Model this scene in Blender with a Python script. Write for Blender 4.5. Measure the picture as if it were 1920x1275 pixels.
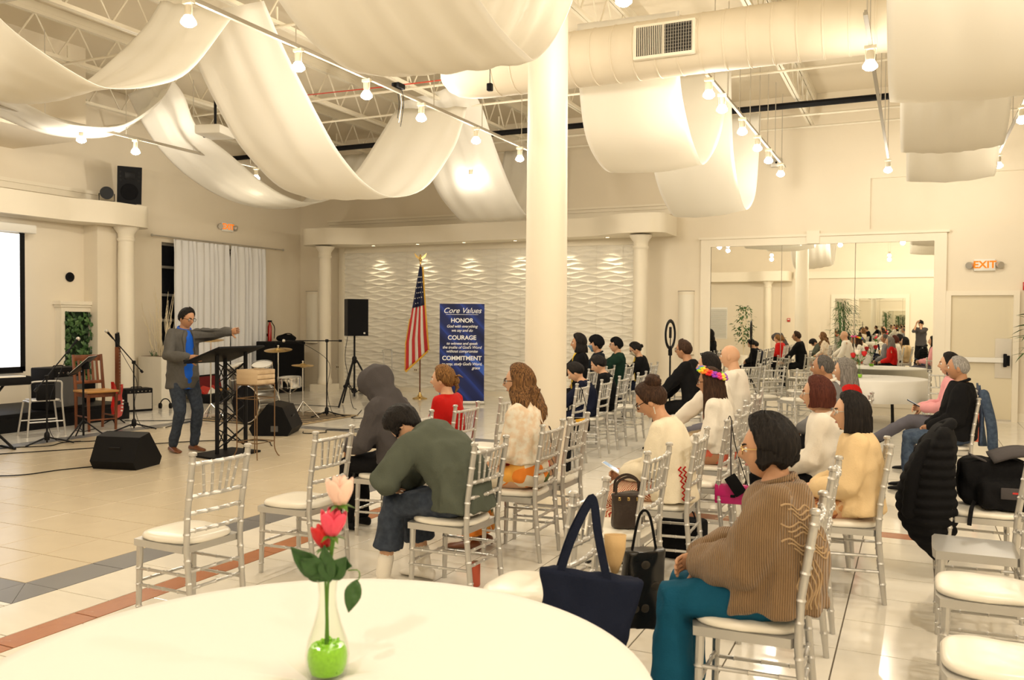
import bpy, bmesh, math, random
import numpy as np
from mathutils import Vector, Matrix, noise
random.seed(7); np.random.seed(7)
V = Vector; PI = math.pi; R = math.radians
SC = bpy.context.scene; COL = SC.collection
for o in list(bpy.data.objects): bpy.data.objects.remove(o)

# ------------------------------------------------------------------ camera
CAMH = 1.64
yaw, pit, rol, FPX = .4382, -.0239, .0072, 1611.35
fw = V((-math.sin(yaw)*math.cos(pit), math.cos(yaw)*math.cos(pit), math.sin(pit)))
r0 = V((math.cos(yaw), math.sin(yaw), 0)); u0 = r0.cross(fw)
rr = r0*math.cos(rol)+u0*math.sin(rol); uu = -r0*math.sin(rol)+u0*math.cos(rol)
cd = bpy.data.cameras.new('camera'); cam = bpy.data.objects.new('camera', cd); COL.objects.link(cam)
cd.sensor_width = 36; cd.lens = FPX/1920*36; cd.clip_start = .05; cd.clip_end = 120
cam.matrix_world = Matrix(((rr.x, uu.x, -fw.x, 0), (rr.y, uu.y, -fw.y, 0), (rr.z, uu.z, -fw.z, CAMH), (0, 0, 0, 1)))
cd.dof.use_dof = True; cd.dof.focus_distance = 7.5; cd.dof.aperture_fstop = 5.0
SC.camera = cam
# ------------------------------------------------------------------ world, exposure
w = bpy.data.worlds.new('world'); SC.world = w; w.use_nodes = True
w.node_tree.nodes['Background'].inputs[0].default_value = (.02, .025, .04, 1)
w.node_tree.nodes['Background'].inputs[1].default_value = 1.0
SC.view_settings.view_transform = 'Standard'; SC.view_settings.look = 'None'
SC.view_settings.exposure = -0.08; SC.view_settings.gamma = 1.0; SC.view_settings.use_curve_mapping = False
SC.cycles.use_denoising = True; SC.cycles.use_adaptive_sampling = True; SC.cycles.adaptive_threshold = .025
SC.cycles.max_bounces = 10; SC.cycles.diffuse_bounces = 4; SC.cycles.glossy_bounces = 7
SC.cycles.transmission_bounces = 6; SC.cycles.transparent_max_bounces = 8
SC.cycles.caustics_reflective = False; SC.cycles.caustics_refractive = False
SC.cycles.sample_clamp_indirect = 6
LIGHT_COL = (1.0, .90, .75); BULB_W = 60.0

# ------------------------------------------------------------------ materials
def mat(name, col, rough=.5, metal=0., var=0., vs=6., bump=0., bs=60., spec=.5, coat=0., emit=None, es=1., trans=0., alpha=1., ior=1.45, sheen=0., stretch=None):
    m = bpy.data.materials.new(name); m.use_nodes = True; nt = m.node_tree; b = nt.nodes['Principled BSDF']
    b.inputs['Base Color'].default_value = (*col, 1); b.inputs['Roughness'].default_value = rough; b.inputs['Metallic'].default_value = metal
    b.inputs['Specular IOR Level'].default_value = spec; b.inputs['IOR'].default_value = ior
    if coat: b.inputs['Coat Weight'].default_value = coat; b.inputs['Coat Roughness'].default_value = .08
    if trans: b.inputs['Transmission Weight'].default_value = trans
    if sheen: b.inputs['Sheen Weight'].default_value = sheen
    if emit: b.inputs['Emission Color'].default_value = (*emit, 1); b.inputs['Emission Strength'].default_value = es
    if alpha < 1: b.inputs['Alpha'].default_value = alpha
    if var or bump:
        tc = nt.nodes.new('ShaderNodeTexCoord'); src = tc.outputs['Object']
        if stretch:
            mp = nt.nodes.new('ShaderNodeMapping'); mp.inputs['Scale'].default_value = stretch; nt.links.new(src, mp.inputs[0]); src = mp.outputs[0]
    if var:
        n = nt.nodes.new('ShaderNodeTexNoise'); n.inputs['Scale'].default_value = vs; n.inputs['Detail'].default_value = 5
        nt.links.new(src, n.inputs['Vector'])
        mx = nt.nodes.new('ShaderNodeMix'); mx.data_type = 'RGBA'
        mx.inputs[6].default_value = (*[max(0, c*(1-var)) for c in col], 1); mx.inputs[7].default_value = (*[min(1, c*(1+var)) for c in col], 1)
        nt.links.new(n.outputs['Fac'], mx.inputs[0]); nt.links.new(mx.outputs[2], b.inputs['Base Color'])
    if bump:
        n2 = nt.nodes.new('ShaderNodeTexNoise'); n2.inputs['Scale'].default_value = bs; n2.inputs['Detail'].default_value = 4
        nt.links.new(src, n2.inputs['Vector']); bp = nt.nodes.new('ShaderNodeBump'); bp.inputs['Strength'].default_value = bump; bp.inputs['Distance'].default_value = .01
        nt.links.new(n2.outputs['Fac'], bp.inputs['Height']); nt.links.new(bp.outputs[0], b.inputs['Normal'])
    return m
def ramp_mat(name, kind, scale, stops, rough=.7, bump=0., stretch=(1, 1, 1), rot=(0, 0, 0), dist=0., sheen=0., spec=.3):
    m = mat(name, stops[0][1], rough, sheen=sheen, spec=spec); nt = m.node_tree; b = nt.nodes['Principled BSDF']
    tc = nt.nodes.new('ShaderNodeTexCoord'); mp = nt.nodes.new('ShaderNodeMapping'); mp.inputs['Scale'].default_value = stretch; mp.inputs['Rotation'].default_value = rot
    nt.links.new(tc.outputs['Object'], mp.inputs[0])
    if kind == 'wave':
        t = nt.nodes.new('ShaderNodeTexWave'); t.inputs['Scale'].default_value = scale; t.inputs['Distortion'].default_value = dist; t.inputs['Detail'].default_value = 2; out = t.outputs['Fac']
    elif kind == 'voronoi':
        t = nt.nodes.new('ShaderNodeTexVoronoi'); t.inputs['Scale'].default_value = scale
        s = nt.nodes.new('ShaderNodeSeparateColor'); nt.links.new(t.outputs['Color'], s.inputs[0]); out = s.outputs[0]
    else:
        t = nt.nodes.new('ShaderNodeTexNoise'); t.inputs['Scale'].default_value = scale; t.inputs['Detail'].default_value = 4; t.inputs['Distortion'].default_value = dist; out = t.outputs['Fac']
    nt.links.new(mp.outputs[0], t.inputs['Vector'])
    cr = nt.nodes.new('ShaderNodeValToRGB'); e = cr.color_ramp.elements
    while len(e) < len(stops): e.new(.5)
    for k, (p, c) in enumerate(stops): e[k].position = p; e[k].color = (*c, 1)
    if kind == 'voronoi': cr.color_ramp.interpolation = 'CONSTANT'
    nt.links.new(out, cr.inputs[0]); nt.links.new(cr.outputs[0], b.inputs['Base Color'])
    if bump:
        bp = nt.nodes.new('ShaderNodeBump'); bp.inputs['Strength'].default_value = bump; bp.inputs['Distance'].default_value = .01
        nt.links.new(out, bp.inputs['Height']); nt.links.new(bp.outputs[0], b.inputs['Normal'])
    return m
M = {}
M['wall'] = mat('wall_paint', (.80, .72, .58), .6, var=.03, vs=2, bump=.05, bs=80)
M['trimp'] = mat('trim_paint', (.84, .77, .63), .45, var=.02, vs=3)
M['ceil'] = mat('roof_deck_paint', (.70, .62, .48), .7, var=.05, vs=1.5)
M['steel'] = mat('painted_steel', (.72, .66, .53), .5)
M['duct'] = mat('duct_wrap', (.74, .66, .52), .6, var=.04, vs=2, bump=.1, bs=8)
M['panel'] = mat('white_relief_panel', (.86, .82, .72), .4, var=.02, vs=4)
M['white_tile'] = mat('white_tile', (.80, .76, .675), .12, var=.07, vs=3.2, stretch=(1, 3, 1), spec=.5)
M['tan_tile'] = mat('tan_tile', (.60, .51, .37), .22, var=.06, vs=4, spec=.45)
M['grey_tile'] = mat('grey_tile', (.16, .16, .165), .3, var=.08, vs=6)
M['grout'] = mat('grout', (.13, .105, .075), .85, var=.1, vs=20)
M['orange_tile'] = ramp_mat('orange_marble', 'noise', 5, [(0, (.30, .11, .05)), (.5, (.42, .17, .08)), (.66, (.40, .16, .08)), (.7, (.62, .40, .26))], .25, dist=1.2)
def cloth_mat(name, col, tr=.4):
    m = mat(name, col, .8, bump=.03, bs=200); nt = m.node_tree; b = nt.nodes['Principled BSDF']; out = nt.nodes['Material Output']
    t = nt.nodes.new('ShaderNodeBsdfTranslucent'); t.inputs[0].default_value = (*col, 1); mx = nt.nodes.new('ShaderNodeMixShader'); mx.inputs[0].default_value = tr
    nt.links.new(b.outputs[0], mx.inputs[1]); nt.links.new(t.outputs[0], mx.inputs[2]); nt.links.new(mx.outputs[0], out.inputs[0]); return m
M['drape'] = cloth_mat('drape_fabric', (.90, .875, .81), .48)
M['curtain'] = cloth_mat('sheer_curtain', (.92, .92, .93), .12)
M['cloth'] = cloth_mat('tablecloth', (.89, .875, .83), .15)
M['silver'] = mat('silver_paint', (.56, .55, .525), .34, metal=.65, var=.05, vs=10)
M['cushion'] = mat('ivory_vinyl', (.86, .82, .72), .28, var=.03, vs=5, bump=.04, bs=25)
M['mirror'] = mat('mirror_glass', (.90, .90, .86), .0, metal=1.0)
M['black'] = mat('black_plastic', (.008, .008, .009), .5, bump=.06, bs=150, spec=.12)
M['blackm'] = mat('black_metal', (.008, .008, .009), .42, spec=.18)
M['grille'] = mat('black_grille', (.008, .008, .009), .75, bump=.5, bs=300, spec=.08)
M['greyc'] = mat('grey_grille_cloth', (.10, .10, .10), .8, bump=.3, bs=300)
M['chrome'] = mat('chrome', (.75, .75, .75), .12, metal=1.)
M['wood'] = ramp_mat('red_wood', 'noise', 8, [(.3, (.10, .032, .014)), (.7, (.22, .075, .03))], .35, stretch=(1, 1, .2))
M['seatwood'] = ramp_mat('honey_wood', 'noise', 8, [(.3, (.40, .19, .05)), (.7, (.55, .29, .09))], .3, stretch=(1, .2, 1))
M['crate'] = ramp_mat('crate_wood', 'noise', 9, [(.3, (.42, .30, .18)), (.7, (.58, .44, .28))], .7, stretch=(.2, 1, 1))
M['rust'] = mat('bronze_wire', (.20, .12, .06), .5, metal=.6)
M['brass'] = mat('brass', (.70, .50, .20), .25, metal=1.)
M['gold'] = mat('gold_fringe', (.75, .42, .04), .5, bump=.4, bs=120)
M['red'] = mat('red_lacquer', (.50, .015, .012), .2, coat=.5)
M['green'] = mat('leaf_green', (.035, .10, .022), .45, var=.35, vs=12)
M['green2'] = mat('ivy_green', (.03, .095, .025), .5, var=.4, vs=15)
M['white'] = mat('white_plastic', (.82, .80, .74), .4)
M['planter'] = mat('cream_planter', (.86, .81, .70), .4)
M['branch'] = mat('birch_twig', (.78, .68, .48), .7)
M['screen'] = ramp_mat('projection', 'noise', 1.1, [(.35, (.80, .84, .98)), (.65, (.95, .98, 1.0))], .8)
b_ = M['screen'].node_tree.nodes['Principled BSDF']; b_.inputs['Emission Strength'].default_value = .95
M['screen'].node_tree.links.new(M['screen'].node_tree.nodes['Color Ramp'].outputs[0], b_.inputs['Emission Color'])
M['bulb'] = mat('lit_bulb', (1, .95, .8), .4, emit=(1.0, .93, .74), es=60)
M['exit'] = mat('exit_letters', (.25, .04, .0), .6, emit=(1.0, .20, .0), es=1.15)
M['night'] = mat('dark_night_glass', (.01, .011, .014), .08)
M['rugd'] = mat('rug_dark', (.055, .045, .038), .95, bump=.4, bs=200)
M['rugl'] = mat('rug_tan', (.38, .29, .17), .95, bump=.4, bs=200)
M['amber'] = mat('lamp_diffuser', (.85, .80, .68), .4)
def thin_glass(name):
    m = mat(name, (.97, .99, .96), .03); nt = m.node_tree; out = nt.nodes['Material Output']; tr = nt.nodes.new('ShaderNodeBsdfTransparent'); tr.inputs[0].default_value = (.96, .98, .95, 1); gl = nt.nodes.new('ShaderNodeBsdfGlossy'); gl.inputs['Roughness'].default_value = .03
    mx = nt.nodes.new('ShaderNodeMixShader'); pw = nt.nodes.new('ShaderNodeMath'); pw.operation = 'POWER'; pw.inputs[1].default_value = 2.5; lw = nt.nodes.new('ShaderNodeLayerWeight'); lw.inputs[0].default_value = .35; nt.links.new(lw.outputs['Facing'], pw.inputs[0]); ml = nt.nodes.new('ShaderNodeMath'); ml.operation = 'MULTIPLY'; ml.inputs[1].default_value = .75; nt.links.new(pw.outputs[0], ml.inputs[0]); nt.links.new(ml.outputs[0], mx.inputs[0]); nt.links.new(tr.outputs[0], mx.inputs[1]); nt.links.new(gl.outputs[0], mx.inputs[2]); nt.links.new(mx.outputs[0], out.inputs[0]); return m
M['glass'] = thin_glass('clear_glass')
M['beads'] = mat('green_gel_beads', (.30, .62, .05), .2, var=.3, vs=120)
M['stem'] = mat('rose_stem', (.10, .22, .03), .5, var=.2, vs=30)
M['rose_p'] = mat('pale_pink_petal', (.95, .62, .50), .55, var=.12, vs=15)
M['rose_h'] = mat('hot_pink_petal', (.85, .07, .13), .5, var=.15, vs=15)
M['rose_r'] = mat('red_petal', (.60, .012, .015), .5, var=.15, vs=15)
M['rose_w'] = mat('white_petal', (.88, .80, .68), .5)
M['banner'] = ramp_mat('banner_print', 'wave', .55, [(.0, (.008, .012, .06)), (.45, (.015, .03, .16)), (.5, (.02, .05, .30)), (.9, (.012, .02, .10))], .5, rot=(0, .75, 0), dist=.6)
M['print'] = mat('white_print', (.85, .85, .85), .5, emit=(1, 1, 1), es=.0)
M['navy'] = mat('flag_navy', (.010, .016, .055), .6); M['flagred'] = mat('flag_red', (.52, .025, .025), .6); M['flagwhite'] = mat('flag_white', (.82, .77, .68), .6)
M['dgrey'] = mat('door_paint', (.72, .64, .47), .5, var=.02, vs=3)
M['metalplate'] = mat('steel_plate', (.55, .52, .46), .35, metal=.6)

# ------------------------------------------------------------------ mesh builder
class MB:
    def __init__(s): s.v = []; s.f = []
    def add(s, vs, fs):
        o = len(s.v); s.v += [tuple(x) for x in vs]; s.f += [tuple(i+o for i in q) for q in fs]; return s
    def box(s, c, d, rot=None, taper=1.0):
        x, y, z = d[0]/2, d[1]/2, d[2]/2; vs = []
        for sz in (-1, 1):
            t = taper if sz > 0 else 1
            for sx, sy in ((-1, -1), (1, -1), (1, 1), (-1, 1)): vs.append(V((sx*x*t, sy*y*t, sz*z)))
        if rot is not None: vs = [rot @ q for q in vs]
        c = V(c); return s.add([q+c for q in vs], [(3, 2, 1, 0), (4, 5, 6, 7), (0, 1, 5, 4), (1, 2, 6, 5), (2, 3, 7, 6), (3, 0, 4, 7)])
    def bb(s, x0, x1, y0, y1, z0, z1): return s.box(((x0+x1)/2, (y0+y1)/2, (z0+z1)/2), (x1-x0, y1-y0, z1-z0))
    def rbox(s, c, d, r=.01, rot=None, seg=2):
        bm = bmesh.new(); bmesh.ops.create_cube(bm, size=1)
        for q in bm.verts: q.co = V((q.co.x*d[0], q.co.y*d[1], q.co.z*d[2]))
        bmesh.ops.bevel(bm, geom=bm.edges[:], offset=min(r, min(d)*.45), segments=seg, profile=.5, affect='EDGES')
        bm.verts.ensure_lookup_table(); bm.verts.index_update(); c = V(c)
        vs = [((rot @ q.co) if rot is not None else q.co)+c for q in bm.verts]; fs = [[q.index for q in f.verts] for f in bm.faces]; bm.free()
        return s.add(vs, fs)
    def loft(s, rings, cap=True, closed=False):
        n = len(rings[0]); o = len(s.v)
        for r in rings: s.v += [tuple(p) for p in r]
        L = len(rings)
        for k in range(L-1 if not closed else L):
            k2 = (k+1) % L
            for i in range(n):
                j = (i+1) % n; s.f.append((o+k*n+i, o+k*n+j, o+k2*n+j, o+k2*n+i))
        if cap and not closed:
            s.f.append(tuple(o+i for i in reversed(range(n)))); s.f.append(tuple(o+(L-1)*n+i for i in range(n)))
        return s
    def tube(s, pts, r, n=8, cap=True, round_=False, flat=None):
        pts = [V(p) for p in pts]; rs = list(r) if hasattr(r, '__len__') else [r]*len(pts)
        if round_:
            a = (pts[0]-pts[1]).normalized(); b = (pts[-1]-pts[-2]).normalized()
            pts = [pts[0]+a*rs[0]*.95, pts[0]+a*rs[0]*.6]+pts+[pts[-1]+b*rs[-1]*.6, pts[-1]+b*rs[-1]*.95]
            rs = [rs[0]*.3, rs[0]*.8]+rs+[rs[-1]*.8, rs[-1]*.3]
        rings = []; t0 = (pts[1]-pts[0]).normalized(); up = V((0, 0, 1)) if abs(t0.z) < .9 else V((0, 1, 0))
        u = up.cross(t0).normalized()
        for k, p in enumerate(pts):
            t = ((pts[min(k+1, len(pts)-1)]-pts[max(k-1, 0)])).normalized()
            u = (u-t*u.dot(t)); u = u.normalized() if u.length > 1e-6 else t.orthogonal().normalized()
            vv = t.cross(u); rings.append([p+(u*math.cos(2*PI*i/n)+vv*math.sin(2*PI*i/n)*(flat or 1))*rs[k] for i in range(n)])
        return s.loft(rings, cap)
    def lathe(s, prof, n=24, c=(0, 0, 0), axis='z', cap=True):
        c = V(c); rings = []
        for r, h in prof:
            ring = []
            for i in range(n):
                a = 2*PI*i/n; q = V((r*math.cos(a), r*math.sin(a), h))
                if axis == 'x': q = V((q.z, q.x, q.y))
                if axis == 'y': q = V((q.y, q.z, q.x))
                ring.append(c+q)
            rings.append(ring)
        return s.loft(rings, cap)
    def sphere(s, c, r, nu=14, nv=9, rot=None):
        r = (r, r, r) if not hasattr(r, '__len__') else r; c = V(c); vs = [V((0, 0, -r[2]))]; fs = []
        for j in range(1, nv):
            ph = -PI/2+PI*j/nv
            for i in range(nu): a = 2*PI*i/nu; vs.append(V((r[0]*math.cos(ph)*math.cos(a), r[1]*math.cos(ph)*math.sin(a), r[2]*math.sin(ph))))
        vs.append(V((0, 0, r[2]))); top = len(vs)-1
        for i in range(nu):
            j = (i+1) % nu; fs.append((0, 1+j, 1+i)); fs.append((top, 1+(nv-2)*nu+i, 1+(nv-2)*nu+j))
            for k in range(nv-2): fs.append((1+k*nu+i, 1+k*nu+j, 1+(k+1)*nu+j, 1+(k+1)*nu+i))
        if rot is not None: vs = [rot @ q for q in vs]
        return s.add([q+c for q in vs], fs)
    def grid(s, P, closed_u=False):
        nu = len(P); nv = len(P[0]); o = len(s.v)
        for row in P: s.v += [tuple(p) for p in row]
        for i in range(nu if closed_u else nu-1):
            i2 = (i+1) % nu
            for j in range(nv-1): s.f.append((o+i*nv+j, o+i2*nv+j, o+i2*nv+j+1, o+i*nv+j+1))
        return s
    def prism(s, outline, h0, h1, axis='z', c=(0, 0, 0)):
        c = V(c); rings = []
        for h in (h0, h1):
            ring = []
            for a, b in outline:
                q = V((a, b, h)) if axis == 'z' else (V((a, h, b)) if axis == 'y' else V((h, a, b)))
                ring.append(c+q)
            rings.append(ring)
        return s.loft(rings)
    def xform(s, Mx, start=0):
        for i in range(start, len(s.v)): s.v[i] = tuple(Mx @ V(s.v[i]))
        return s
    def mesh(s, name, smooth=40):
        me = bpy.data.meshes.new(name); me.from_pydata(s.v, [], s.f); me.update()
        bm = bmesh.new(); bm.from_mesh(me); bmesh.ops.recalc_face_normals(bm, faces=bm.faces[:]); bm.to_mesh(me); bm.free()
        if smooth:
            me.polygons.foreach_set('use_smooth', [True]*len(me.polygons))
            if smooth < 180: me.set_sharp_from_angle(angle=R(smooth))
        return me
    def build(s, name, m, parent=None, smooth=40, kind=None, label=None):
        return link(name, s.mesh(name, smooth), m, parent, kind, label)
def link(name, me, m, parent=None, kind=None, label=None, loc=None, rot=None):
    if isinstance(m, str): m = M[m]
    if m is not None and not me.materials: me.materials.append(m)
    o = bpy.data.objects.new(name, me); COL.objects.link(o)
    if parent is not None: o.parent = parent
    if kind: o['kind'] = kind
    if label: o['label'] = label
    if loc is not None: o.location = loc
    if rot is not None: o.rotation_euler = rot
    return o
def tag(o, label, cat, group=None):
    o['label'] = label; o['category'] = cat
    if group: o['group'] = group
    return o
def thing(name, label, cat, loc=(0, 0, 0), rz=0, group=None):
    o = bpy.data.objects.new(name, None); COL.objects.link(o); o.empty_display_size = .1
    o.location = loc; o.rotation_euler = (0, 0, rz); return tag(o, label, cat, group)
def solidify(o, t, off=0):
    md = o.modifiers.new('thickness', 'SOLIDIFY'); md.thickness = t; md.offset = off; return o
def spline(pts, n):
    P = [V(p) for p in pts]; P = [P[0]*2-P[1]]+P+[P[-1]*2-P[-2]]; out = []; seg = len(P)-3
    for k in range(n):
        t = k/(n-1)*seg; i = min(int(t), seg-1); t -= i; a, b, c, d = P[i:i+4]
        out.append(.5*((2*b)+(c-a)*t+(2*a-5*b+4*c-d)*t*t+(3*b-a-3*c+d)*t**3))
    return out
def sstep(a, b, x):
    t = max(0, min(1, (x-a)/(b-a))) if a != b else float(x > a); return t*t*(3-2*t)
def rotz(a): return Matrix.Rotation(a, 3, 'Z')

# ------------------------------------------------------------------ structure
WY, LX, RX, BY, TOP = 16.45, -13.3, 6.0, -3.2, 5.75     # mirror wall, stage wall, right wall, rear wall, roof deck
def struct(name, mb, m, parent=None, smooth=30):
    o = mb.build(name, m, parent, smooth)
    if parent is None: o['kind'] = 'structure'
    return o
TS = .4728
floor = struct('floor', MB().bb(LX-.3, RX+.3, BY-.3, WY+.3, -.2, -.004), 'grout')
g = .0034
def tile_mesh(name, a, b):
    m = MB(); h = .0; e = .0015
    x, y = a/2-g, b/2-g
    m.loft([[V((sx*x, sy*y, -.006)) for sx, sy in ((-1, -1), (1, -1), (1, 1), (-1, 1))], [V((sx*x, sy*y, -e)) for sx, sy in ((-1, -1), (1, -1), (1, 1), (-1, 1))], [V((sx*(x-e), sy*(y-e), 0)) for sx, sy in ((-1, -1), (1, -1), (1, 1), (-1, 1))]])
    return m.mesh(name, 0)
ntile = [0]
stuff_w = MB()
DX0, DX1, DY0, DY1 = -10.15, -4.925, 3.485, 10.19          # tan dance floor
tan_x = [-6.834+TS*k for k in range(-8, 6)]; tan_y = [5.376+TS*k for k in range(-6, 12)]
def cells(lines, lo, hi):
    L = sorted([lo]+[q for q in lines if lo+.02 < q < hi-.02]+[hi]); return list(zip(L[:-1], L[1:]))
tm = {}
def put_tile(x0, x1, y0, y1, m, nm):
    key = (round(x1-x0, 3), round(y1-y0, 3), m)
    if key not in tm: tm[key] = tile_mesh(nm, x1-x0, y1-y0)
    link(nm, tm[key], m, floor, loc=((x0+x1)/2, (y0+y1)/2, 0)); ntile[0] += 1
for a, b in cells(tan_x, DX0, DX1):
    for c, d in cells(tan_y, DY0, DY1): put_tile(a, b, c, d, 'tan_tile', 'tan_tile')
# grey border around the dance floor, white strip, orange band
GB = .29
for c, d in cells(tan_y, DY0, DY1): put_tile(DX1, DX1+GB, c, d, 'grey_tile', 'grey_border_tile')
for a, b in cells(tan_x, DX0, DX1+GB): put_tile(a, b, DY1, DY1+GB, 'grey_tile', 'grey_border_tile')
for a, b in cells(tan_x, DX0, DX1): put_tile(a, b, DY0-GB, DY0, 'grey_tile', 'grey_border_tile')
for c, d in cells(tan_y, DY0, DY1): put_tile(DX0-GB, DX0, c, d, 'grey_tile', 'grey_border_tile')
for sgn, pts in ((1, [(DX1, DY0), (DX1, DY0-GB+.002), (DX1+GB-.003, DY0-GB+.002)]), (2, [(DX1+.003, DY0), (DX1+GB-.002, DY0-GB+.005), (DX1+GB-.002, DY0-.002)])):
    MB().prism(pts, -.006, 0).build('grey_border_tile', 'grey_tile', floor, 0)
OB0, OB1 = -4.19, -4.005
OY0, OY1 = 7.11, 7.29
for c, d in cells([OY0-TS*1.02*k for k in range(12)], .6, OY0): put_tile(OB0, OB1, c, d, 'orange_tile', 'orange_band_tile')
for a, b in cells([-.33+TS*2*k for k in range(-5, 8)], OB0, 2.6): put_tile(a, b, OY0, OY1, 'orange_tile', 'orange_band_tile')
for c, d in cells([4.1+.62*k for k in range(-4, 12)], .6, OY0): put_tile(DX1+GB, OB0, c, d, 'white_tile', 'white_tile')
wx = [-.330+TS*k for k in range(-30, 16)]; wy = [5.518+TS*k for k in range(-20, 24)]
def white_region(x0, x1, y0, y1, near=True):
    for a, b in cells(wx, x0, x1):
        for c, d in cells(wy, y0, y1):
            cx, cy = (a+b)/2, (c+d)/2
            if near and 2.7 < cy < 8.2 and -4.3 < cx < 1.1 and ntile[0] < 520: put_tile(a, b, c, d, 'white_tile', 'white_tile')
            else: stuff_w.loft([[V((q, p, -.006)) for q, p in ((a+g, c+g), (b-g, c+g), (b-g, d-g), (a+g, d-g))], [V((q, p, 0)) for q, p in ((a+g, c+g), (b-g, c+g), (b-g, d-g), (a+g, d-g))]])
white_region(OB1, RX, BY, OY0); white_region(OB1, RX, OY1, WY); white_region(LX, DX1+GB, DY1+GB, WY); white_region(DX1+GB, OB1, OY0, WY)
white_region(LX, DX0-GB, BY, DY1+GB, False); white_region(DX0-GB, OB1, BY, .6, False); white_region(DX0-GB, DX1+GB, .6, DY0-GB, False)
o = stuff_w.build('white_tiles', 'white_tile', floor, 0); o['kind'] = 'stuff'

# walls
m = MB(); F = WY
for x0, x1, z0, z1 in ((LX-.2, -.75, 0, TOP), (-.75, RX, 0, 3.28), (-.75, RX, 4.17, TOP)): m.bb(x0, x1, F, F+.25, z0, z1)
m.bb(-.76, RX, F+.05, F+.25, 3.27, 4.18)
wall_back = struct('wall_back', m, 'wall')
m = MB(); m.bb(LX-.25, LX, BY-.2, 12.28, 0, TOP); m.bb(LX-.25, LX, 15.2, WY+.2, 0, TOP); m.bb(LX-.25, LX, 12.28, 15.2, 3.1, TOP); m.bb(LX-.25, LX, 12.28, 15.2, 0, .1)
wall_left = struct('wall_left', m, 'wall')
struct('wall_right', MB().bb(RX, RX+.25, BY-.2, WY+.2, 0, TOP), 'wall')
struct('wall_rear', MB().bb(LX-.2, RX+.2, BY-.25, BY, 0, TOP), 'wall')
ceiling = struct('ceiling', MB().bb(LX-.2, RX+.2, BY-.2, WY+.2, TOP, TOP+.2), 'ceil')
struct('ceiling_soffit', MB().bb(LX, -11.6, 2.0, 9.25, 4.35, TOP), 'wall')
def dlight(x, y, z, lab):
    t = thing('recessed_downlight', lab, 'light', (x, y, z), 0, 'recessed downlights')
    MB().lathe([(.07, 0), (.07, -.006), (.052, -.008), (.05, -.002)], 20).build('trim_ring', 'trimp', t)
    MB().lathe([(.048, -.003), (.047, -.006)], 16).build('lens', M['bulb_dim'], t)
M['bulb_dim'] = mat('lit_downlight', (1, .9, .7), .4, emit=(1, .85, .55), es=6)
for y in (7.0, 8.0): dlight(-12.2, y, 4.35, 'small round lit downlight in the soffit above the projection screen')

# baseboards and trims
for k, (x0, x1) in enumerate(((-4.4, -3.72), (.47, .5), (1.55, RX))): pass
struct('baseboard_back', MB().bb(-5.0, .47, WY-.02, WY, 0, .14).bb(1.56, RX, WY-.02, WY, 0, .14), 'trimp')
struct('baseboard_left', MB().bb(LX, LX+.02, 11.3, 12.3, 0, .14).bb(LX, LX+.02, 15.2, WY, 0, .14), 'trimp')
# back arch: plain frame behind the relief panels
struct('trim_1', MB().bb(-12.13, -11.99, WY-.06, WY, 0, 3.27).bb(-5.03, -4.95, WY-.06, WY, 0, 3.27).bb(-11.99, -5.03, WY-.03, WY, 3.14, 3.27).bb(-11.99, -5.03, WY-.03, WY, 0, .1), 'trimp')
# crown moulding above the arch
m = MB(); m.bb(-12.4, -4.3, WY-.10, WY, 3.80, 3.86); m.bb(-12.4, -4.3, WY-.06, WY, 3.70, 3.80); m.bb(-12.4, -4.3, WY-.15, WY, 3.86, 3.90)
struct('trim_2', m, 'trimp')
# arch beams: S-curved front, rounded ends
def arch_outline(L, deep, shallow, endw):
    pts = []; n = 10
    pts += [(0, 0)]
    for k in range(n+1): a = PI/2*k/n; pts.append((endw*.35*(1-math.cos(PI/2-a))*0+.3*(1-math.sin(PI/2-a))*0+.30-.30*math.cos(a), deep-.30+.30*math.sin(a)))
    pts.append((endw*.72, deep))
    for k in range(1, n+1): t = k/n; pts.append((endw*.72+t*.9, deep+(shallow-deep)*sstep(0, 1, t)))
    L2 = [(L-x, y) for x, y in reversed(pts)]
    return pts+L2
bo = arch_outline(8.35, 1.02, .62, 1.0)
m = MB(); m.prism([(-12.55+x, WY-y) for x, y in bo], 3.27, 3.63); struct('arch_beam_back', m, 'trimp')
for x, labd in ((-11.0, ''), (-9.85, ''), (-8.7, ''), (-7.5, ''), (-6.4, ''), (-5.5, '')):
    t = thing('recessed_downlight', 'small round downlight under the back arch beam, washing the relief panels', 'light', (x, 16.13, 3.27), 0, 'downlights under the arch beam')
    MB().lathe([(.06, 0), (.06, -.006), (.042, -.008), (.04, -.002)], 18).build('trim_ring', 'trimp', t)
    MB().lathe([(.04, -.003), (.038, -.006)], 14).build('lens', 'bulb_dim', t)
    l = bpy.data.lights.new('downlight_beam', 'SPOT'); l.energy = 22; l.color = (1, .85, .58); l.spot_size = R(75); l.spot_blend = .8; l.shadow_soft_size = .04
    lo = bpy.data.objects.new('downlight_beam', l); COL.objects.link(lo); lo.parent = t; lo.location = (0, .05, -.02); lo.rotation_euler = (R(8), 0, 0)
bl = arch_outline(9.3, .78, .5, 1.0)
m = MB(); m.prism([(LX+y, 11.42-x) for x, y in bl], 3.24, 3.62); struct('arch_beam_left', m, 'trimp')
m = MB(); m.bb(LX, LX+.10, 2.2, 11.0, 3.80, 3.86); m.bb(LX, LX+.06, 2.2, 11.0, 3.70, 3.80); struct('trim_3', m, 'trimp')
struct('trim_4', MB().bb(LX, LX+.34, 10.55, 10.95, 0, 3.24), 'wall')
br = arch_outline(8.4, 1.0, .6, 1.0)
m = MB(); m.prism([(-12.9+x, BY+y) for x, y in br], 3.24, 3.62); struct('arch_beam_rear', m, 'trimp')
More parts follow.
